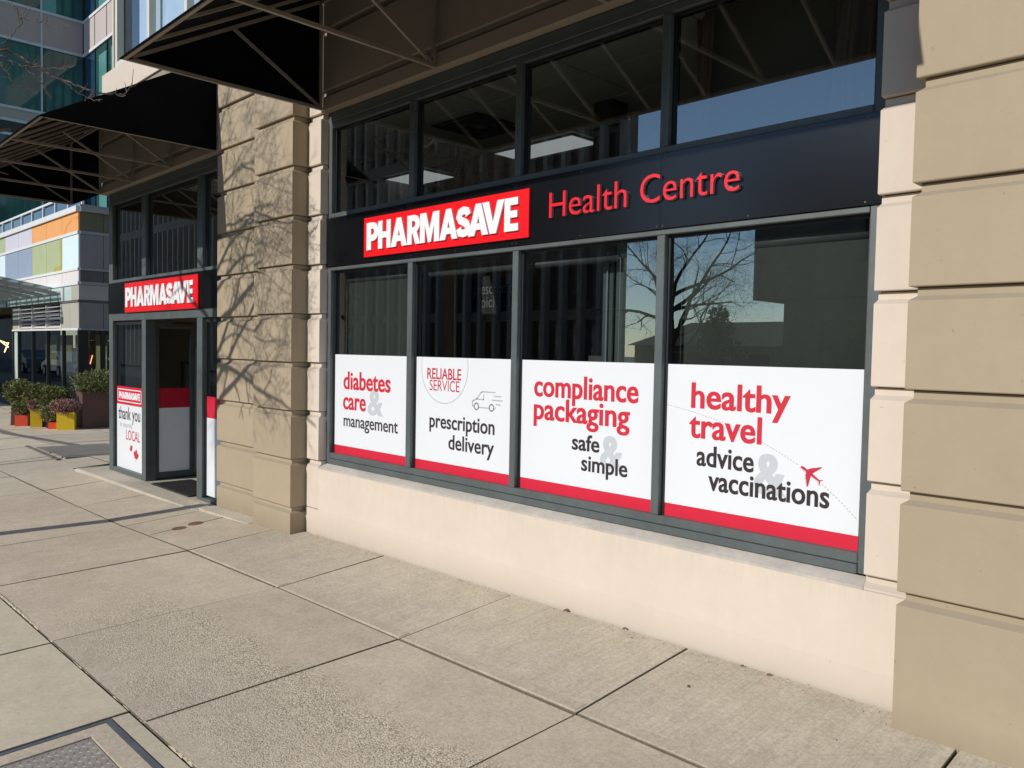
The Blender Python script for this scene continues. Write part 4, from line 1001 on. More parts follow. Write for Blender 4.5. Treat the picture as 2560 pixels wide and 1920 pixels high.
drape(-1.66, -1.36, 'bunched brown drape at the right end of the upper right pane', 0.02, 2.76, 1.75, 5)
drape(-2.40, -2.30, 'narrow dark drape at the left end of the upper right pane', 0.012, 2.70, 1.75, 4)
db = MB().box(-2.40, -1.36, 0.34, 0.345, 1.75, 2.76); tag(db.build('backing_sheet', pmat('dark lining sheet', (0.20, 0.18, 0.14), 0.95)), 'flat dark lining sheet hung between the two drapes', 'curtain')
# prescription pick-up sign, counter and shelves
pk = thing('pickup_sign', 'dark hanging sign reading prescription pick up inside the second window', 'sign')
MB().box(-5.66, -4.85, 1.51, 1.53, 1.20, 1.60).build('board', pmat('dark board', (0.05, 0.052, 0.05), 0.6), pk)
text_mb('prescription', -5.53, -4.95, 1.44, 0.10, 1.509, 0.0).build('printed_word', pmat('dim lettering', (0.36, 0.37, 0.36), 0.6), pk)
text_mb('pick up', -5.42, -5.04, 1.32, 0.10, 1.509, 0.0).build('printed_word', pmat('dim lettering', (0.36, 0.37, 0.36), 0.6), pk)
for x in (-5.6, -4.9): MB().tube([(x, 1.52, 1.6), (x, 1.52, 2.77)], 0.003, 4).build('wire', 'trim_g', pk)
ct = thing('counter', 'long dark service counter inside the shop', 'counter')
MB().bbox(-6.6, -3.9, 2.2, 2.8, 0.28, 0.34).build('worktop', pmat('counter top', (0.25, 0.24, 0.22), 0.4), ct); MB().box(-6.55, -3.95, 2.25, 2.75, -0.69, 0.28).build('base', 'int_dark', ct)
for k in range(3):
    sh = thing('wall_shelf', ('tall dark shelf of packets by the back wall, leftmost', 'tall dark shelf of packets by the back wall, middle', 'tall dark shelf of packets by the back wall, rightmost')[k], 'shelf', 'shop shelves')
    x = -6.4 + k * 1.7
    MB().box(x, x + 0.04, 5.6, 6.0, -0.69, 1.6).build('upright', 'int_dark', sh); MB().box(x + 1.4, x + 1.44, 5.6, 6.0, -0.69, 1.6).build('upright', 'int_dark', sh)
    for q in range(5): MB().box(x + 0.041, x + 1.399, 5.6, 6.0, -0.5 + q * 0.48, -0.47 + q * 0.48).build('shelf_board', 'trim_g', sh)
dk = thing('wall_frame', 'small framed notice inside the entrance beyond the open door', 'picture')
MB().box(-10.9, -10.87, 1.0, 1.3, 0.3, 0.7).build('board', 'int_dark', dk); MB().box(-10.869, -10.865, 1.03, 1.27, 0.34, 0.66).build('print', pmat('notice print', (0.4, 0.4, 0.36), 0.6), dk)

# ------------------------------------------------------------------ neighbouring podium building with coloured panels
pod = thing('podium_building', 'low building with coloured panels and glass shopfront at the far left', 'building')
CY, CX = 2.055, -19.0
cols = [CX, -20.183, -21.415, -22.671, -23.94, -25.34, -26.6, -27.9, -29.2, -30.5, -31.8, -33.1, -34.4, -35.7, -37.0]
MB().box(-37, CX - 0.03, CY + 0.04, 9.0, 1.83, 3.77).build('core', 'core', pod)
r1 = ['p_orange', 'p_orange', 'p_orange', 'p_lilac', 'p_lilac', 'p_green', 'p_green', 'p_aqua', 'p_orange', 'p_lilac', 'p_green', 'p_aqua', 'p_aqua', 'p_lilac']
r2 = ['p_aqua', 'p_green', 'p_green', 'p_blue', 'p_blue', 'p_aqua', 'p_aqua', 'p_green', 'p_blue', 'p_aqua', 'p_green', 'p_aqua', 'p_aqua', 'p_lilac']
for i, (xb, xa) in enumerate(zip(cols, cols[1:])):
    for z0, z1, m_ in ((3.366, 3.775, r1[i]), (2.572, 3.294, r2[i]), (2.272, 2.510, 'p_pink')):
        MB().box(xa + 0.006, xb - 0.006, CY, CY + 0.035, z0, z1).build('facade_panel', m_, pod)
MB().box(-20.33, -20.19, CY - 0.004, CY - 0.0005, 2.574, 3.292).build('olive_strip', 'p_olive', pod)
MB().box(-20.8, -20.34, CY - 0.004, CY - 0.0005, 2.574, 2.68).build('olive_strip', 'p_olive', pod)
ob = MB(); pts = [(-20.05, 3.375), (-19.85, 3.55), (-19.5, 3.66), (-19.01, 3.68)]
for (xa, za), (xb, zb) in zip(pts, pts[1:]): ob.prism([(xa, za), (xb, zb), (xb, zb - 0.07), (xa + 0.12, za - 0.0)], CY - 0.004, CY - 0.0005)
ob.build('orange_band', 'p_orange_dk', pod)
dys = [CY, 2.557, 3.6, 4.7, 5.8, 7.0, 9.0]
for a, b in zip(dys, dys[1:]):
    for z0, z1, m_ in ((3.366, 3.775, pmat('dark olive panel', (0.13, 0.125, 0.07), 0.5)), (2.572, 3.294, 'p_grey'), (2.272, 2.510, pmat('charcoal panel', (0.10, 0.10, 0.10), 0.5)), (1.258, 1.815, 'p_grey')):
        MB().box(CX - 0.03, CX + 0.002, a + (0.04 if a == CY else 0.005), b - 0.005, z0, z1).build('facade_panel', m_, pod)
for z0, z1, d in ((3.777, 3.90, 0.05), (3.297, 3.363, 0.02), (2.513, 2.569, 0.02), (2.20, 2.27, 0.02), (1.212, 1.255, 0.02)):
    MB().box(-37 if z0 > 2 else -24.6, CX - 0.0, CY - d, CY + 0.038, z0, z1).build('trim', 'trim_w', pod)
    MB().box(CX - 0.03, CX + d, CY + 0.0385, 9.0, z0 + 0.001, z1 - 0.001).build('trim', 'trim_g', pod)
MB().box(-37, CX + 0.06, CY + 0.02, 9.0, 3.901, 3.93).build('roof', 'trim_g', pod)
# band under the coloured panels, clerestory, louvre panel
MB().box(CX - 0.5, CX + 0.004, CY + 0.002, 9.0, 1.875, 2.195).build('band_wall', 'p_beige', pod)
MB().box(-37, CX + 0.012, CY - 0.015, 9.0, 1.818, 1.872).build('beam', pmat('dark brown beam', (0.10, 0.09, 0.075), 0.6), pod)
cx_ = [-19.5, -20.11, -21.14, -22.17, -23.23, -24.23, -25.29, -26.3, -27.4]
for xb, xa in zip(cx_, cx_[1:]):
    MB().box(xa + 0.04, xb - 0.04, CY + 0.01, CY + 0.02, 1.875, 2.195).build('clerestory_pane', 'can_glass', pod)
    MB().box(xa - 0.04, xa + 0.039, CY - 0.005, CY + 0.03, 1.873, 2.197).build('mullion', 'trim_g', pod)
LZ0, LZ1 = 1.258, 1.815
for a, b in ((-24.6, -23.95), (-20.27, -19.66), (-19.66, CX)): MB().box(a + 0.003, b - 0.003, CY, CY + 0.035, LZ0, LZ1).build('facade_panel', 'p_beige', pod)
lv = thing('louvre_vent', 'metal louvre vent over the glass shopfront of the podium building', 'vent')
MB().box(-23.94, -20.28, CY + 0.18, CY + 0.2, LZ0, LZ1).build('duct_back', 'frame_dk', lv)
lx = [-23.94, -22.70, -21.46, -20.28]
for a in lx: MB().box(a - 0.03, a + 0.03, CY - 0.01, CY + 0.17, LZ0, LZ1).build('mullion', 'p_pink', lv)
for a, b in zip(lx, lx[1:]):
    for k in range(6):
        z = LZ0 + 0.015 + k * 0.094
        MB().add([(a + .031, CY - 0.005, z), (b - .031, CY - 0.005, z), (b - .031, CY + 0.12, z + 0.07), (a + .031, CY + 0.12, z + 0.07), (a + .031, CY - 0.005, z + 0.012), (b - .031, CY - 0.005, z + 0.012), (b - .031, CY + 0.12, z + 0.082), (a + .031, CY + 0.12, z + 0.082)],
                 [(0, 3, 2, 1), (4, 5, 6, 7), (0, 1, 5, 4), (2, 3, 7, 6), (3, 0, 4, 7), (1, 2, 6, 5)]).build('louvre_blade', 'p_pink', lv)
# shopfront glazing
gx = [-24.55, -24.05, -22.69, -21.41, -20.16, CX - 0.05]
MB().box(-24.56, -24.06, CY + 0.03, CY + 0.04, -0.75, 1.21).build('door_edge_pane', 'can_glass', pod)
for a, b in zip(gx[1:], gx[2:]): MB().box(a + 0.02, b - 0.02, CY + 0.03, CY + 0.038, -0.75, 1.21).build('glass_pane', 'glass_dark', pod)
for a in gx[1:]: MB().box(a - 0.03, a + 0.018, CY - 0.01, CY + 0.06, -0.75, 1.21).build('mullion', 'frame_dk', pod)
MB().box(CX - 0.05, CX + 0.002, CY - 0.012, CY + 0.2, -0.75, 1.21).build('corner_post', 'frame_dk', pod)
for a, b in ((2.27, 2.50), (2.62, 3.6), (3.7, 4.7), (4.8, 5.8)): MB().box(CX - 0.04, CX - 0.03, a, b, -0.75, 1.21).build('glass_pane', 'glass_dark', pod)
for a in (2.50, 3.6, 4.7): MB().box(CX - 0.05, CX + 0.01, a, a + 0.10, -0.75, 1.21).build('mullion', 'frame_dk', pod)
MB().box(-37, -24.7, 3.2, 3.22, -0.75, 1.8).build('entry_glass', 'opp_glass', pod)
MB().box(-24.7, -24.58, CY, 3.2, -0.75, 1.8).build('entry_wall', 'frame_dk', pod)
for z in (-0.1, 0.15, 0.6, 1.0): MB().box(CX - 0.9, CX - 0.88, 2.3, 8.5, z - 0.4 if z < 0 else z, z + (0.24 if z < 0 else 0.39)).build('wood_panel', 'wood', pod)
MB().box(-24.5, CX - 0.95, 5.0, 5.1, -0.75, 1.8).build('back_wall', 'int_dark', pod)
MB().box(-24.5, CX - 0.06, CY + 0.1, 8.9, 1.5, 1.55).build('ceiling', 'int_dark', pod)
for a, b, z0 in ((-23.9, -22.9, 0.35), (-22.6, -21.6, 0.45), (-21.35, -20.25, 0.32), (-20.1, -19.1, 0.28)):
    MB().box(a, b, CY + 0.6, CY + 0.62, z0, 1.12).build('inner_blind', 'khaki', pod)
# roof railing
rl = thing('roof_railing', 'white metal roof railing with blue glass along the podium edge', 'railing')
MB().bar((-37, 2.2, 4.27), (CX - 0.15, 2.2, 4.27), 0.05).build('top_rail', 'trim_w', rl)
x = CX - 0.2
while x > -36:
    MB().bar((x, 2.2, 3.93), (x, 2.2, 4.245), 0.05).build('post', 'trim_w', rl)
    if x - 1.0 > -36: MB().box(x - 0.95, x - 0.05, 2.2, 2.21, 3.95, 4.2).build('glass_panel', 'navy', rl)
    x -= 1.0
# canopy
cn = thing('glass_canopy', 'sloping glass canopy on grey steel beams over the podium shopfront', 'canopy')
for x in (-20.6, -21.7, -22.8, -23.9, -25.0, -26.1, -27.2):
    MB().bar((x, CY - 0.02, 2.06), (x, 0.30, 2.36), 0.05, 0.09).build('beam', 'trim_g', cn)
for i in range(6):
    y = 1.85 - i * 0.3; z = 2.06 + (CY - y) * 0.171 + 0.07
    MB().bar((-27.4, y, z), (-20.4, y, z), 0.04).build('purlin', 'trim_g', cn)
MB().bar((-27.4, 0.30, 2.40), (-20.4, 0.30, 2.40), 0.05, 0.14).build('front_channel', 'trim_g', cn)
for a, b in zip((-27.4, -26.1, -24.9, -23.6, -22.3), (-26.12, -24.92, -23.62, -22.32, -20.4)):
    MB().add([(a, 0.28, 2.46), (b, 0.28, 2.46), (b, 1.95, 2.175), (a, 1.95, 2.175), (a, 0.28, 2.47), (b, 0.28, 2.47), (b, 1.95, 2.185), (a, 1.95, 2.185)], [(3, 2, 1, 0), (4, 5, 6, 7), (0, 1, 5, 4), (2, 3, 7, 6), (3, 0, 4, 7), (1, 2, 6, 5)]).build('glass_panel', 'glass_in', cn)
# lit lamps seen through the glass
for x, y, z, s, lb in ((-29.0, 2.9, 0.88, 1, 'angular lit tube lamp glowing in the dark entry at the far left'), (CX - 0.5, 2.48, 0.66, 0.55, 'small lit tube lamp with red shade behind the corner glass')):
    t = thing('pendant_lamp', lb, 'lamp', 'lit lamps of the podium shop')
    mb = MB()
    if s == 1: mb.tube([(x - 1.6, y, z + 0.13), (x + 0.06, y, z - 0.01)], 0.014, 6); mb.tube([(x - 1.6, y + 0.1, z + 0.10), (x + 0.05, y, z - 0.12)], 0.014, 6); mb.tube([(x + 0.06, y, z + 0.02), (x - 0.66, y + 0.05, z - 0.28)], 0.016, 6)
    else: mb.tube([(x, y, z), (x, y - 0.05, z - 0.2)], 0.009, 6)
    mb.build('tube', 'lamp', t)
    MB().tube([(x, y, z + 0.1), (x, y, 1.5)], 0.004, 4).build('cable', 'frame_dk', t)
    if s < 1: MB().box(x - 0.05, x - 0.03, y - 0.10, y + 0.08, z - 0.21, z + 0.03).build('shade', pmat('red lamp shade', (0.25, 0.02, 0.01), 0.5), t)

# ------------------------------------------------------------------ glass office tower behind
tw = thing('office_tower', 'tall glass office tower with mauve spandrels rising behind the podium', 'building')
AX, BY = -33.0, 6.3
MB().box(-60, AX - 0.1, 1.9, BY + 8, 4, 40).build('core', 'p_grey', tw); MB().box(AX - 0.1, -21, BY + 0.1, BY + 8, 4, 40).build('core', 'p_grey', tw)
lev = [(4.0, 8.3, 'g'), (8.3, 8.8, 'l'), (8.8, 9.25, 's')] 
z = 9.25
while z < 38: lev += [(z, z + 2.4, 'g'), (z + 2.4, z + 3.63, 's')]; z += 3.63
amul = [6.3 - 1.4 * i for i in range(4)]
bmul = [AX + 1.27 * i for i in range(10)]
rr = random.Random(5)
for z0, z1, k in lev:
    top = z0 > 22
    for ya, yb in zip(amul[1:], amul):
        if k == 'g':
            MB().box(AX - 0.06, AX - 0.03, ya + 0.03, yb - 0.03, z0 + 0.05, z1 - 0.05).build('window_pane', 'teal', tw)
            if rr.random() < 0.6 and not top:
                w = rr.uniform(0.3, 0.6); y0 = rr.choice((ya + 0.05, yb - 0.05 - w)); MB().box(AX - 0.029, AX - 0.027, y0, y0 + w, z0 + 0.06, z1 - 0.3 * rr.random() - 0.06).build('drawn_blind', 'teal_l', tw)
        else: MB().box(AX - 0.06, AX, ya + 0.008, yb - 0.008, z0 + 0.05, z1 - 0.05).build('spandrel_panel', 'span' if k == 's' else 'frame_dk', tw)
    for xa, xb in zip(bmul, bmul[1:]):
        if k == 'g':
            MB().box(xa + 0.03, xb - 0.03, BY - 0.0 + 0.03, BY + 0.06, z0 + 0.05, z1 - 0.05).build('window_pane', 'navy' if xa < AX + 1 else 'teal', tw)
            if xa > AX + 0.5: MB().box(xa + 0.35, xb - 0.1, BY + 0.027, BY + 0.0295, z0 + 0.06, z1 - 0.35).build('drawn_blind', 'teal_l', tw)
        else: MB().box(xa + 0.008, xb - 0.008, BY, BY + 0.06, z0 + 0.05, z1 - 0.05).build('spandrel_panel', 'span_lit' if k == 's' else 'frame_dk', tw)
    MB().box(AX - 0.06, AX + 0.03, amul[-1], BY - 0.031, z1 - 0.048, z1 + 0.048).build('mullion', 'mull', tw)
    MB().box(AX - 0.06, -21.5, BY - 0.03, BY + 0.06, z1 - 0.05, z1 + 0.05).build('mullion', 'trim_w', tw)
for y in amul: MB().box(AX - 0.05, AX + 0.02, y - 0.03, y + 0.029, 4, 24).build('mullion', 'mull' if abs(y - 6.3) > 0.1 else 'frame_dk', tw)
for x in bmul[1:]: MB().box(x - 0.02, x + 0.02, BY - 0.01, BY + 0.05, 4, 24).build('mullion', 'frame_dk', tw)

# ------------------------------------------------------------------ planters and shrubs
def leafy(c, rx, ry, rz, n, s, seed, up_bias=0.2, spike=0.0):
    rr = random.Random(seed); mb = MB()
    for _ in range(n):
        while True:
            p = Vector((rr.uniform(-1, 1), rr.uniform(-1, 1), rr.uniform(-1, 1)))
            if 0.15 < p.length < 1.0 + 0.18 * math.sin(5 * p.x + seed) * math.cos(4 * p.z + seed): break
        q = Vector((c[0] + p.x * rx, c[1] + p.y * ry, c[2] + p.z * rz))
        d = (p + Vector((rr.gauss(0, .6), rr.gauss(0, .6), rr.gauss(up_bias, .6)))).normalized(); sd = d.orthogonal().normalized()
        sd.rotate(__import__('mathutils').Quaternion(d, rr.uniform(0, 6.28)))
        l = s * rr.uniform(0.7, 1.5) * (1 + spike); w = s * rr.uniform(0.25, 0.45)
        mb.add([q - d * l * 0.2, q + d * l * 0.4 + sd * w, q + d * l, q + d * l * 0.4 - sd * w], [(0, 1, 2, 3)])
    return mb
def planter(x, y, w, d, h, rz, mat, label, taper=0.0):
    t = thing('planter', label, 'planter', 'coloured planters by the podium shopfront'); z = gz(x, y)
    t.location = (x, y, z); t.rotation_euler = (0, 0, rz)
    mb = MB(); a, b, th = w / 2, d / 2, 0.02
    for q in ((-a, a, -b, -b + th), (-a, a, b - th, b), (-a, -a + th, -b + th, b - th), (a - th, a, -b + th, b - th)):
        x0, x1, y0, y1 = q; k = 1 - taper
        mb.add([(x0, y0, -0.03), (x1, y0, -0.03), (x1, y1, -0.03), (x0, y1, -0.03), (x0 * k, y0 * k, h), (x1 * k, y0 * k, h), (x1 * k, y1 * k, h), (x0 * k, y1 * k, h)],
               [(0, 3, 2, 1), (4, 5, 6, 7), (0, 1, 5, 4), (1, 2, 6, 5), (2, 3, 7, 6), (3, 0, 4, 7)])
    mb.build('box', mat, t); MB().box(-a + th + .002, a - th - .002, -b + th + .002, b - th - .002, 0.0, h - 0.05).build('soil', 'soil', t)
    return t
def shrub(x, y, z, rx, ry, rz, n, s, mat, label, cat, seed, name, spike=0.0):
    t = thing(name, label, cat, 'planting in the coloured planters')
    leafy((x, y, z), rx, ry, rz, n, s, seed, spike=spike).build('foliage', mat, t)
    st_ = MB(); rr = random.Random(seed)
    for k in range(5): st_.tube([(x + rr.uniform(-.05, .05), y + rr.uniform(-.05, .05), z - rz * 1.1), (x + rr.uniform(-.7, .7) * rx, y + rr.uniform(-.7, .7) * ry, z + rr.uniform(-.1, .6) * rz)], 0.006, 4)
    st_.build('stem', 'bark', t)
gz0 = -0.74
planter(-18.42, 0.82, 0.36, 0.36, 0.46, -0.3, 'pot_brown', 'tall brown planter at the left end of the row', 0.15)
planter(-18.12, 0.76, 0.24, 0.22, 0.22, -0.35, 'pot_orange', 'orange red planter second from the left end of the row')
planter(-17.86, 1.02, 0.34, 0.34, 0.46, -0.3, 'pot_brown', 'tall brown planter between the orange and narrow yellow planters', 0.15)
planter(-17.66, 0.90, 0.19, 0.20, 0.36, -0.3, 'pot_yellow', 'narrow tall yellow planter in the middle of the row')
planter(-17.40, 1.20, 0.38, 0.36, 0.46, -0.3, 'pot_brown', 'tall brown planter right of the narrow yellow one', 0.12)
planter(-17.14, 1.08, 0.20, 0.20, 0.13, -0.3, 'pot_orange', 'low orange planter beside the big yellow one')
planter(-16.86, 1.22, 0.30, 0.30, 0.34, -0.42, 'pot_yellow', 'square yellow planter at the front corner of the row')
planter(-17.05, 2.05, 0.5, 1.1, 0.72, -0.05, 'pot_brown', 'large dark brown planter box nearest the pharmacy')
shrub(-18.35, 0.78, -0.06, 0.36, 0.28, 0.24, 2600, 0.035, 'leaf_green', 'round olive green shrub in the leftmost brown planter', 'shrub', 1, 'shrub')
shrub(-18.1, 0.74, -0.36, 0.20, 0.16, 0.17, 1100, 0.03, 'leaf_green', 'rusty green shrub spilling over the orange planter', 'shrub', 2, 'shrub')
shrub(-17.84, 0.98, -0.12, 0.36, 0.28, 0.22, 2400, 0.035, 'leaf_green', 'olive shrub in the second brown planter', 'shrub', 3, 'shrub')
shrub(-17.64, 0.86, -0.30, 0.13, 0.12, 0.13, 800, 0.025, 'leaf_heath', 'dusky pink heather in the narrow yellow planter', 'heather', 4, 'heather')
shrub(-17.40, 1.15, -0.18, 0.36, 0.28, 0.25, 2600, 0.035, 'leaf_green', 'olive shrub in the third brown planter', 'shrub', 5, 'shrub')
shrub(-17.16, 1.02, -0.40, 0.22, 0.18, 0.20, 1400, 0.03, 'leaf_light', 'light green shrub hanging over the low orange planter', 'shrub', 6, 'shrub')
shrub(-16.86, 1.20, -0.30, 0.27, 0.25, 0.15, 1500, 0.03, 'leaf_heath', 'dusky pink heather topping the front yellow planter', 'heather', 7, 'heather', 0.3)
shrub(-16.95, 1.95, 0.16, 0.40, 0.62, 0.24, 3400, 0.04, 'leaf_light', 'leafy green hedge shrub in the large dark planter', 'shrub', 8, 'shrub')

# ------------------------------------------------------------------ trees
def grow(mb, p, d, L, r, depth, rr, sag, curl, keep=None, twig=None):
    n = 7; pts = [p.copy()]; rad = [r]
    d = d.normalized()
    for i in range(n):
        d = (d + Vector((rr.gauss(0, curl), rr.gauss(0, curl), rr.gauss(sag, curl)))).normalized()
        p = p + d * L / n; pts.append(p.copy()); rad.append(max(0.0016, r * (1 - 0.72 * (i + 1) / n)))
        if keep and not keep(p): break
    if len(pts) < 3: return
    (twig if (twig is not None and r < 0.006) else mb).tube(pts, rad, 6 if r > 0.02 else 4)
    if depth == 0: return
    for i in range(2, len(pts)):
        for _ in range(2 if i > 3 else 1):
            if rr.random() < 0.68:
                a = Vector((rr.gauss(0, 1), rr.gauss(0, 1), rr.gauss(0, 1))); dd = (pts[i] - pts[i - 1]).normalized()
                nd = (dd * 0.75 + (a - dd * a.dot(dd)).normalized() * 0.8)
                grow(mb, pts[i], nd, L * rr.uniform(0.38, 0.62), rad[i] * 0.55, depth - 1, rr, sag, curl * 1.15, keep, twig)

tree = thing('street_tree', 'bare street tree whose twigs hang in at the top left', 'tree')
TX, TY = -8.39, -3.40
zg = gz(TX, TY)
tk = MB(); tk.tube([(TX + 0.01, TY, zg - 0.1), (TX, TY, zg + 0.2), (TX + 0.015, TY + 0.01, 1.0), (TX - 0.01, TY, 2.0), (TX + 0.02, TY + 0.02, 2.9), (TX + 0.0, TY, 4.2), (TX - 0.05, TY, 5.4)], [0.115, 0.09, 0.083, 0.077, 0.06, 0.04, 0.012], 10)
tk.build('trunk', 'bark', tree, smooth=True)
br = MB(); tw_ = MB()
def inframe(q):   # keep the crown clear of the awnings and of the view, except for the listed twigs
    return q.y < -1.62 and not (q.x / (q.y + 3.4303 + 1e-6) > -4.95 and q.y > -3.42) and q.x + 0.165 * -q.y < -5.78 and q.z > 1.9 - 0.1 * (q.x + 8)
rr = random.Random(21)
limbs = [((TX, TY, 2.05), (1.0, 0.35, 0.28), 1.9, 0.040), ((TX, TY, 2.45), (0.9, 0.55, 0.35), 1.8, 0.032), ((TX, TY, 2.9), (1.0, 0.3, 0.3), 2.0, 0.034), ((TX, TY, 3.3), (0.8, 0.6, 0.4), 1.7, 0.028),
         ((TX, TY, 3.7), (1.0, 0.4, 0.45), 1.7, 0.026), ((TX, TY, 4.1), (0.9, -0.1, 0.6), 1.5, 0.022), ((TX, TY, 3.0), (-0.9, 0.3, 0.5), 1.8, 0.03), ((TX, TY, 3.5), (-0.7, -0.6, 0.5), 1.6, 0.026), ((TX, TY, 4.4), (0.3, 0.2, 1), 1.4, 0.02), ((TX, TY, 2.7), (0.2, -0.9, 0.5), 1.6, 0.03),
         ((TX, TY, 1.85), (1.0, 0.25, -0.05), 1.7, 0.034), ((TX, TY, 2.25), (1.0, 0.5, 0.02), 2.1, 0.036), ((TX, TY, 2.6), (1.0, 0.15, 0.1), 2.2, 0.036), ((TX, TY, 3.15), (1.0, 0.5, 0.1), 2.0, 0.028)]
for p, d, L, r in limbs: grow(br, Vector(p), Vector(d), L, r * 0.95, 3, rr, -0.02, 0.13, inframe, tw_)
# twigs that reach into the picture
vis = [([(-7.9, -2.7, 3.62), (-7.6, -2.2, 3.65), (-7.32, -1.9, 3.595), (-7.044, -1.88, 3.483), (-6.856, -1.86, 3.373), (-6.8, -1.85, 3.308), (-6.429, -1.84, 3.174), (-6.064, -1.83, 3.052), (-5.758, -1.82, 2.961)], 0.007),
       ([(-7.9, -2.7, 3.55), (-7.5, -2.2, 3.28), (-7.182, -1.9, 3.164), (-6.93, -1.75, 3.025), (-6.632, -1.65, 2.874), (-6.298, -1.6, 2.755), (-6.106, -1.5, 2.692), (-6.008, -1.42, 2.681), (-5.959, -1.38, 2.711), (-5.955, -1.36, 2.752)], 0.013),
       ([(-7.5, -2.2, 3.27), (-7.183, -1.9, 3.114), (-6.916, -1.88, 3.005), (-6.668, -1.86, 2.916), (-6.395, -1.85, 2.853), (-5.977, -1.84, 2.746), (-5.807, -1.84, 2.709), (-5.725, -1.83, 2.711)], 0.006),
       ([(-7.5, -2.25, 3.24), (-7.1, -1.98, 3.07), (-6.95, -1.95, 2.99), (-6.867, -1.93, 2.91), (-6.741, -1.92, 2.823), (-6.554, -1.91, 2.746), (-6.377, -1.9, 2.677), (-6.168, -1.9, 2.612)], 0.006),
       ([(-6.80, -1.85, 3.31), (-6.768, -1.85, 3.247), (-6.929, -1.86, 3.235), (-7.098, -1.87, 3.214), (-7.275, -1.88, 3.221)], 0.004),
       ([(-6.58, -1.64, 2.856), (-6.359, -1.63, 2.749), (-6.151, -1.62, 2.648), (-5.921, -1.62, 2.575), (-5.75, -1.62, 2.545)], 0.0042),
       ([(-6.70, -1.80, 2.91), (-6.603, -1.86, 2.892), (-6.397, -1.85, 2.771), (-6.26, -1.84, 2.693), (-6.156, -1.83, 2.624)], 0.004)]
for pl, r0 in vis:
    pl = [Vector(p) for p in pl]; sm_ = []
    for i in range(len(pl) - 1):
        p0, p1, p2, p3 = pl[max(i - 1, 0)], pl[i], pl[i + 1], pl[min(i + 2, len(pl) - 1)]
        for j in range(5):
            t_ = j / 5; sm_.append(0.5 * ((2 * p1) + (-p0 + p2) * t_ + (2 * p0 - 5 * p1 + 4 * p2 - p3) * t_ ** 2 + (-p0 + 3 * p1 - 3 * p2 + p3) * t_ ** 3))
    sm_.append(pl[-1])
    sm_ = [q + Vector((rr.gauss(0, .006), rr.gauss(0, .004), rr.gauss(0, .006))) for q in sm_]
    br.tube(sm_, [max(0.0022, r0 * (1 - 0.85 * i / len(sm_))) for i in range(len(sm_))], 6)
    for i in range(8, len(sm_) - 2):
        if rr.random() < 0.34:
            d = (sm_[i + 1] - sm_[i]).normalized() * 0.9 + Vector((rr.gauss(0, .35), rr.gauss(0, .15), rr.gauss(0.2, .5)))
            L = rr.uniform(0.03, 0.13); q0 = sm_[i]; q1 = q0 + d.normalized() * L * 0.6; q2 = q1 + (d.normalized() + Vector((0.1, 0, 0.5))).normalized() * L * 0.5
            tw_.tube([q0, q1, q2], [0.0026, 0.0022, 0.0016], 4)
br.tube([(TX, TY, 3.75), (-8.15, -3.1, 3.72), (-7.88, -2.72, 3.57)], [0.02, 0.016, 0.0135], 6)
br.build('limb', 'bark', tree, smooth=True); tw_.build('twig', 'twig', tree)

pole = thing('sign_post', 'thin metal sign post standing on the plaza left of the picture', 'post')
MB().tube([(-13.2, -3.3, gz(-13.2, -3.3) - 0.1), (-13.2, -3.3, 2.3)], 0.03, 10).build('pole', 'trim_g', pole)
MB().bbox(-13.235, -13.165, -3.34, -3.26, 2.3, 2.34).build('cap', 'trim_g', pole)

# trees and buildings across the street (seen only mirrored in the glass)
def bare_tree(x, y, h, seed, label, spread=1.0):
    t = thing('bare_tree', label, 'tree', 'bare trees across the street'); rr = random.Random(seed); z = -0.9
    k = MB(); k.tube([(x, y, z - 0.2), (x + 0.05, y, z + h * 0.25), (x - 0.05, y, z + h * 0.5), (x, y, z + h * 0.9)], [0.2, 0.15, 0.11, 0.02], 8); k.build('trunk', 'bark', t)
    c = MB()
    for i in range(11):
        zz = z + h * rr.uniform(0.25, 0.7); a = rr.uniform(0, 6.28)
        grow(c, Vector((x, y, zz)), Vector((math.cos(a) * spread, math.sin(a) * spread, rr.uniform(0.2, 0.9))), h * rr.uniform(0.35, 0.5), 0.06, 3, rr, 0.01, 0.14)
    c.build('crown', 'bark', t)
bare_tree(-12.4, -14.6, 5.6, 4, 'bare branching tree across the street mirrored in the right hand windows')
bare_tree(-30.0, -15.0, 6.5, 9, 'bare tree farther along the street before the finned building')
fir = thing('fir_tree', 'dark bushy conifer across the street mirrored beside the bare tree', 'tree')
MB().tube([(-13.0, -18.0, -1.1), (-13.0, -18.0, 1.6)], [0.12, 0.03], 7).build('trunk', 'bark', fir)
fm = MB(); rr = random.Random(8)
for i in range(7): fm.add(leafy((-13.0 , -18.0, -0.4 + i * 0.4), 1.5 - i * 0.2, 1.3 - i * 0.18, 0.4, 900 - i * 90, 0.10, 30 + i).v, [f for f in leafy((-13.0, -18.0, -0.4 + i * 0.4), 1.5 - i * 0.2, 1.3 - i * 0.18, 0.4, 900 - i * 90, 0.10, 30 + i).f])
fm.build('crown', 'leaf_fir', fir)
hd = leafy((-12.0, -19.5, -0.2), 9.0, 0.5, 0.8, 9000, 0.12, 77); tag(hd.build('hedge', 'hedge'), 'long clipped hedge across the street mirrored low in the glass', 'hedge')

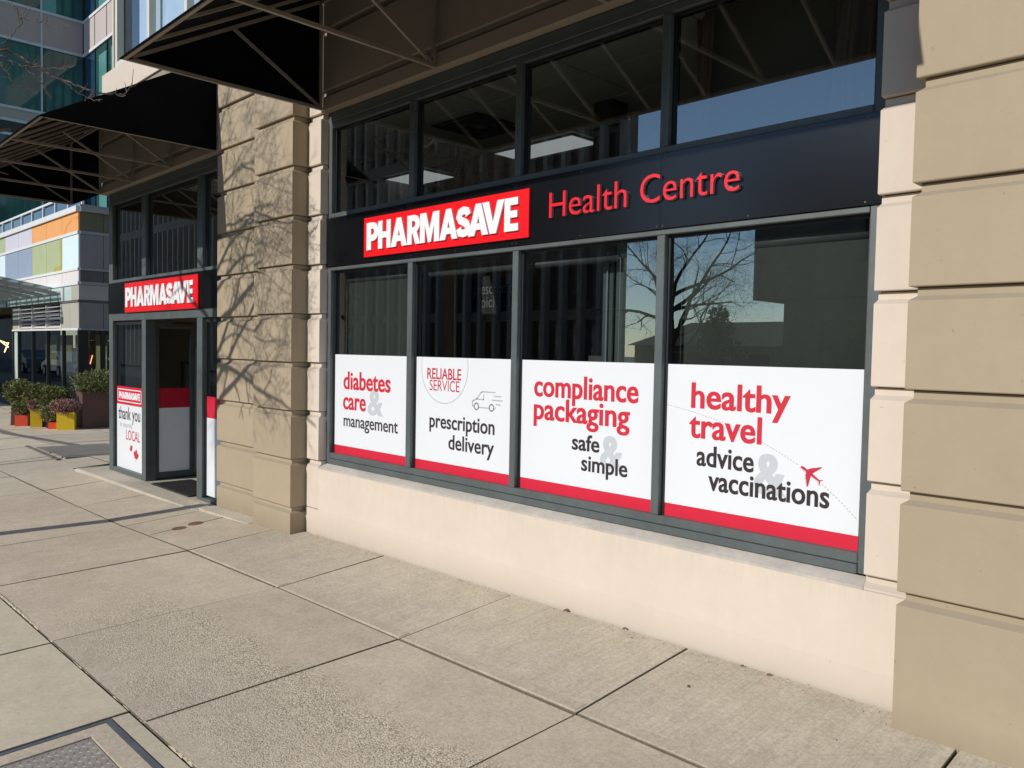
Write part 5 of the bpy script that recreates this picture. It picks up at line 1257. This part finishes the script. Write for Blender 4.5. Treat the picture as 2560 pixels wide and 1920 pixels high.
fb = thing('finned_building', 'dark office block with pale vertical fins across the street', 'building')
def plan(poly, z0, z1):
    n = len(poly); return MB().add([(x, y, z0) for x, y in poly] + [(x, y, z1) for x, y in poly], [tuple(reversed(range(n))), tuple(range(n, 2 * n))] + [(i, (i + 1) % n, (i + 1) % n + n, i + n) for i in range(n)])
plan([(-230, -24.3), (-230, -36), (-30.6, -36), (-21.9, -24.3)], -1.1, 10.9).build('wall', 'opp_dark', fb)
plan([(-110, -24.0), (-110, -36), (-30.2, -36), (-21.2, -24.0)], 10.901, 11.6).build('parapet', 'opp_dark', fb)
MB().box(-110, -29.6, -35.9, -24.6, 11.601, 17.0).build('upper_block', 'opp_dark', fb)
MB().box(-109.8, -29.8, -24.595, -24.5, 11.9, 16.7).build('glazing', 'opp_glass', fb)
MB().box(-109.8, -21.95, -24.295, -24.22, 0.2, 10.6).build('glazing', 'opp_glass', fb)
f2 = None
for i in range(70):
    if f2 is None: o = MB().bbox(-0.12, 0.12, -24.49, -24.1, 11.605, 16.9).build('fin', 'opp_fin', fb); f2 = o.data
    else: o = link('fin', f2, fb)
    o.location = (-29.9 - i * 1.12, 0, 0)
fm_ = None
for i in range(78):
    if fm_ is None: o = MB().bbox(-0.12, 0.12, -24.2, -23.8, -1.0, 10.89).build('fin', 'opp_fin', fb); fm_ = o.data
    else: o = link('fin', fm_, fb)
    o.location = (-21.4 - i * 1.12, 0, 0)
for z in (2.4, 5.2, 8.0): MB().box(-109.8, -21.9, -24.215, -24.1, z, z + 0.5).build('floor_band', 'opp_dark', fb)
ob_ = thing('brown_building', 'dark brown block with an overhanging upper floor across the street', 'building')
MB().box(-13.9, 16, -36, -24.0, -1.1, 3.0).build('ground_floor', 'opp_dark', ob_); MB().box(-15.1, 16, -36, -23.9, 3.001, 7.8).build('upper_floor', 'opp_dark', ob_)
for i in range(8): MB().box(-12.5 + i * 3.4, -10.3 + i * 3.4, -23.99, -23.95, -0.2, 2.2).build('window', 'opp_glass', ob_)
for i in range(8): MB().box(-11.0 + i * 3.3, -9.4 + i * 3.3, -23.89, -23.85, 4.2, 6.6).build('window', 'opp_glass', ob_)
hs = thing('low_house', 'low house with dark pitched roof far across the street', 'house')
MB().box(-34, -22, -50, -42, -1.1, 1.5).build('wall', 'house', hs)
MB().add([(-34.4, -41.6, 1.5), (-21.6, -41.6, 1.5), (-21.6, -50.4, 1.5), (-34.4, -50.4, 1.5), (-32, -46, 3.2), (-24, -46, 3.2)], [(0, 1, 5, 4), (1, 2, 5), (2, 3, 4, 5), (3, 0, 4), (3, 2, 1, 0)]).build('roof', 'roof', hs)
for i in range(3): MB().box(-32 + i * 3.4, -30.6 + i * 3.4, -41.99, -41.95, 0.0, 1.0).build('window', 'opp_glass', hs)

# parked cars along the far kerb of the near side, mirrored in the podium glass
def car(x, y, mat, label):
    t = thing('parked_car', label, 'car', 'cars parked along the street'); z = -0.99
    prof = [(-2.1, 0.35), (-2.15, 0.75), (-1.3, 0.92), (-0.6, 1.42), (0.8, 1.45), (1.5, 1.0), (2.1, 0.92), (2.15, 0.35)]
    body = MB(); body.prism([(x + a, z + b) for a, b in prof], y - 0.85, y + 0.85); body.build('body', mat, t)
    for s in (-1, 1):
        g2 = MB(); yy = y + s * 0.851
        g2.prism([(x - 1.05, z + 0.95), (x - 0.52, z + 1.36), (x + 0.72, z + 1.38), (x + 1.25, z + 0.98)], yy - 0.006, yy + 0.006); g2.build('side_window', 'opp_glass', t)
        for a in (-1.35, 1.35):
            w = MB(); n = 16; c0 = (x + a, y + s * 0.8, z + 0.33)
            for k, rad, m2 in ((0, 0.33, 'tyre'), (1, 0.2, 'trim_g')):
                w = MB(); w.tube([(c0[0], c0[1] - s * 0.11, c0[2]), (c0[0], c0[1] + s * (0.11 + 0.006 * k), c0[2])], rad, n); w.build(('wheel', 'rim')[k], m2, t)
        MB().bbox(x - 2.17, x - 2.08, y + s * 0.6 - 0.15, y + s * 0.6 + 0.15, z + 0.58, z + 0.74).build('headlight', 'lamp_glass', t)
car(-50.0, -6.3, 'car_white', 'white parked car mirrored in the podium shop glass')
car(-57.5, -6.3, 'car_dark', 'dark blue parked car behind the white one along the street')
car(-44.0, -6.3, 'car_white', 'white parked car nearest the pharmacy along the street')
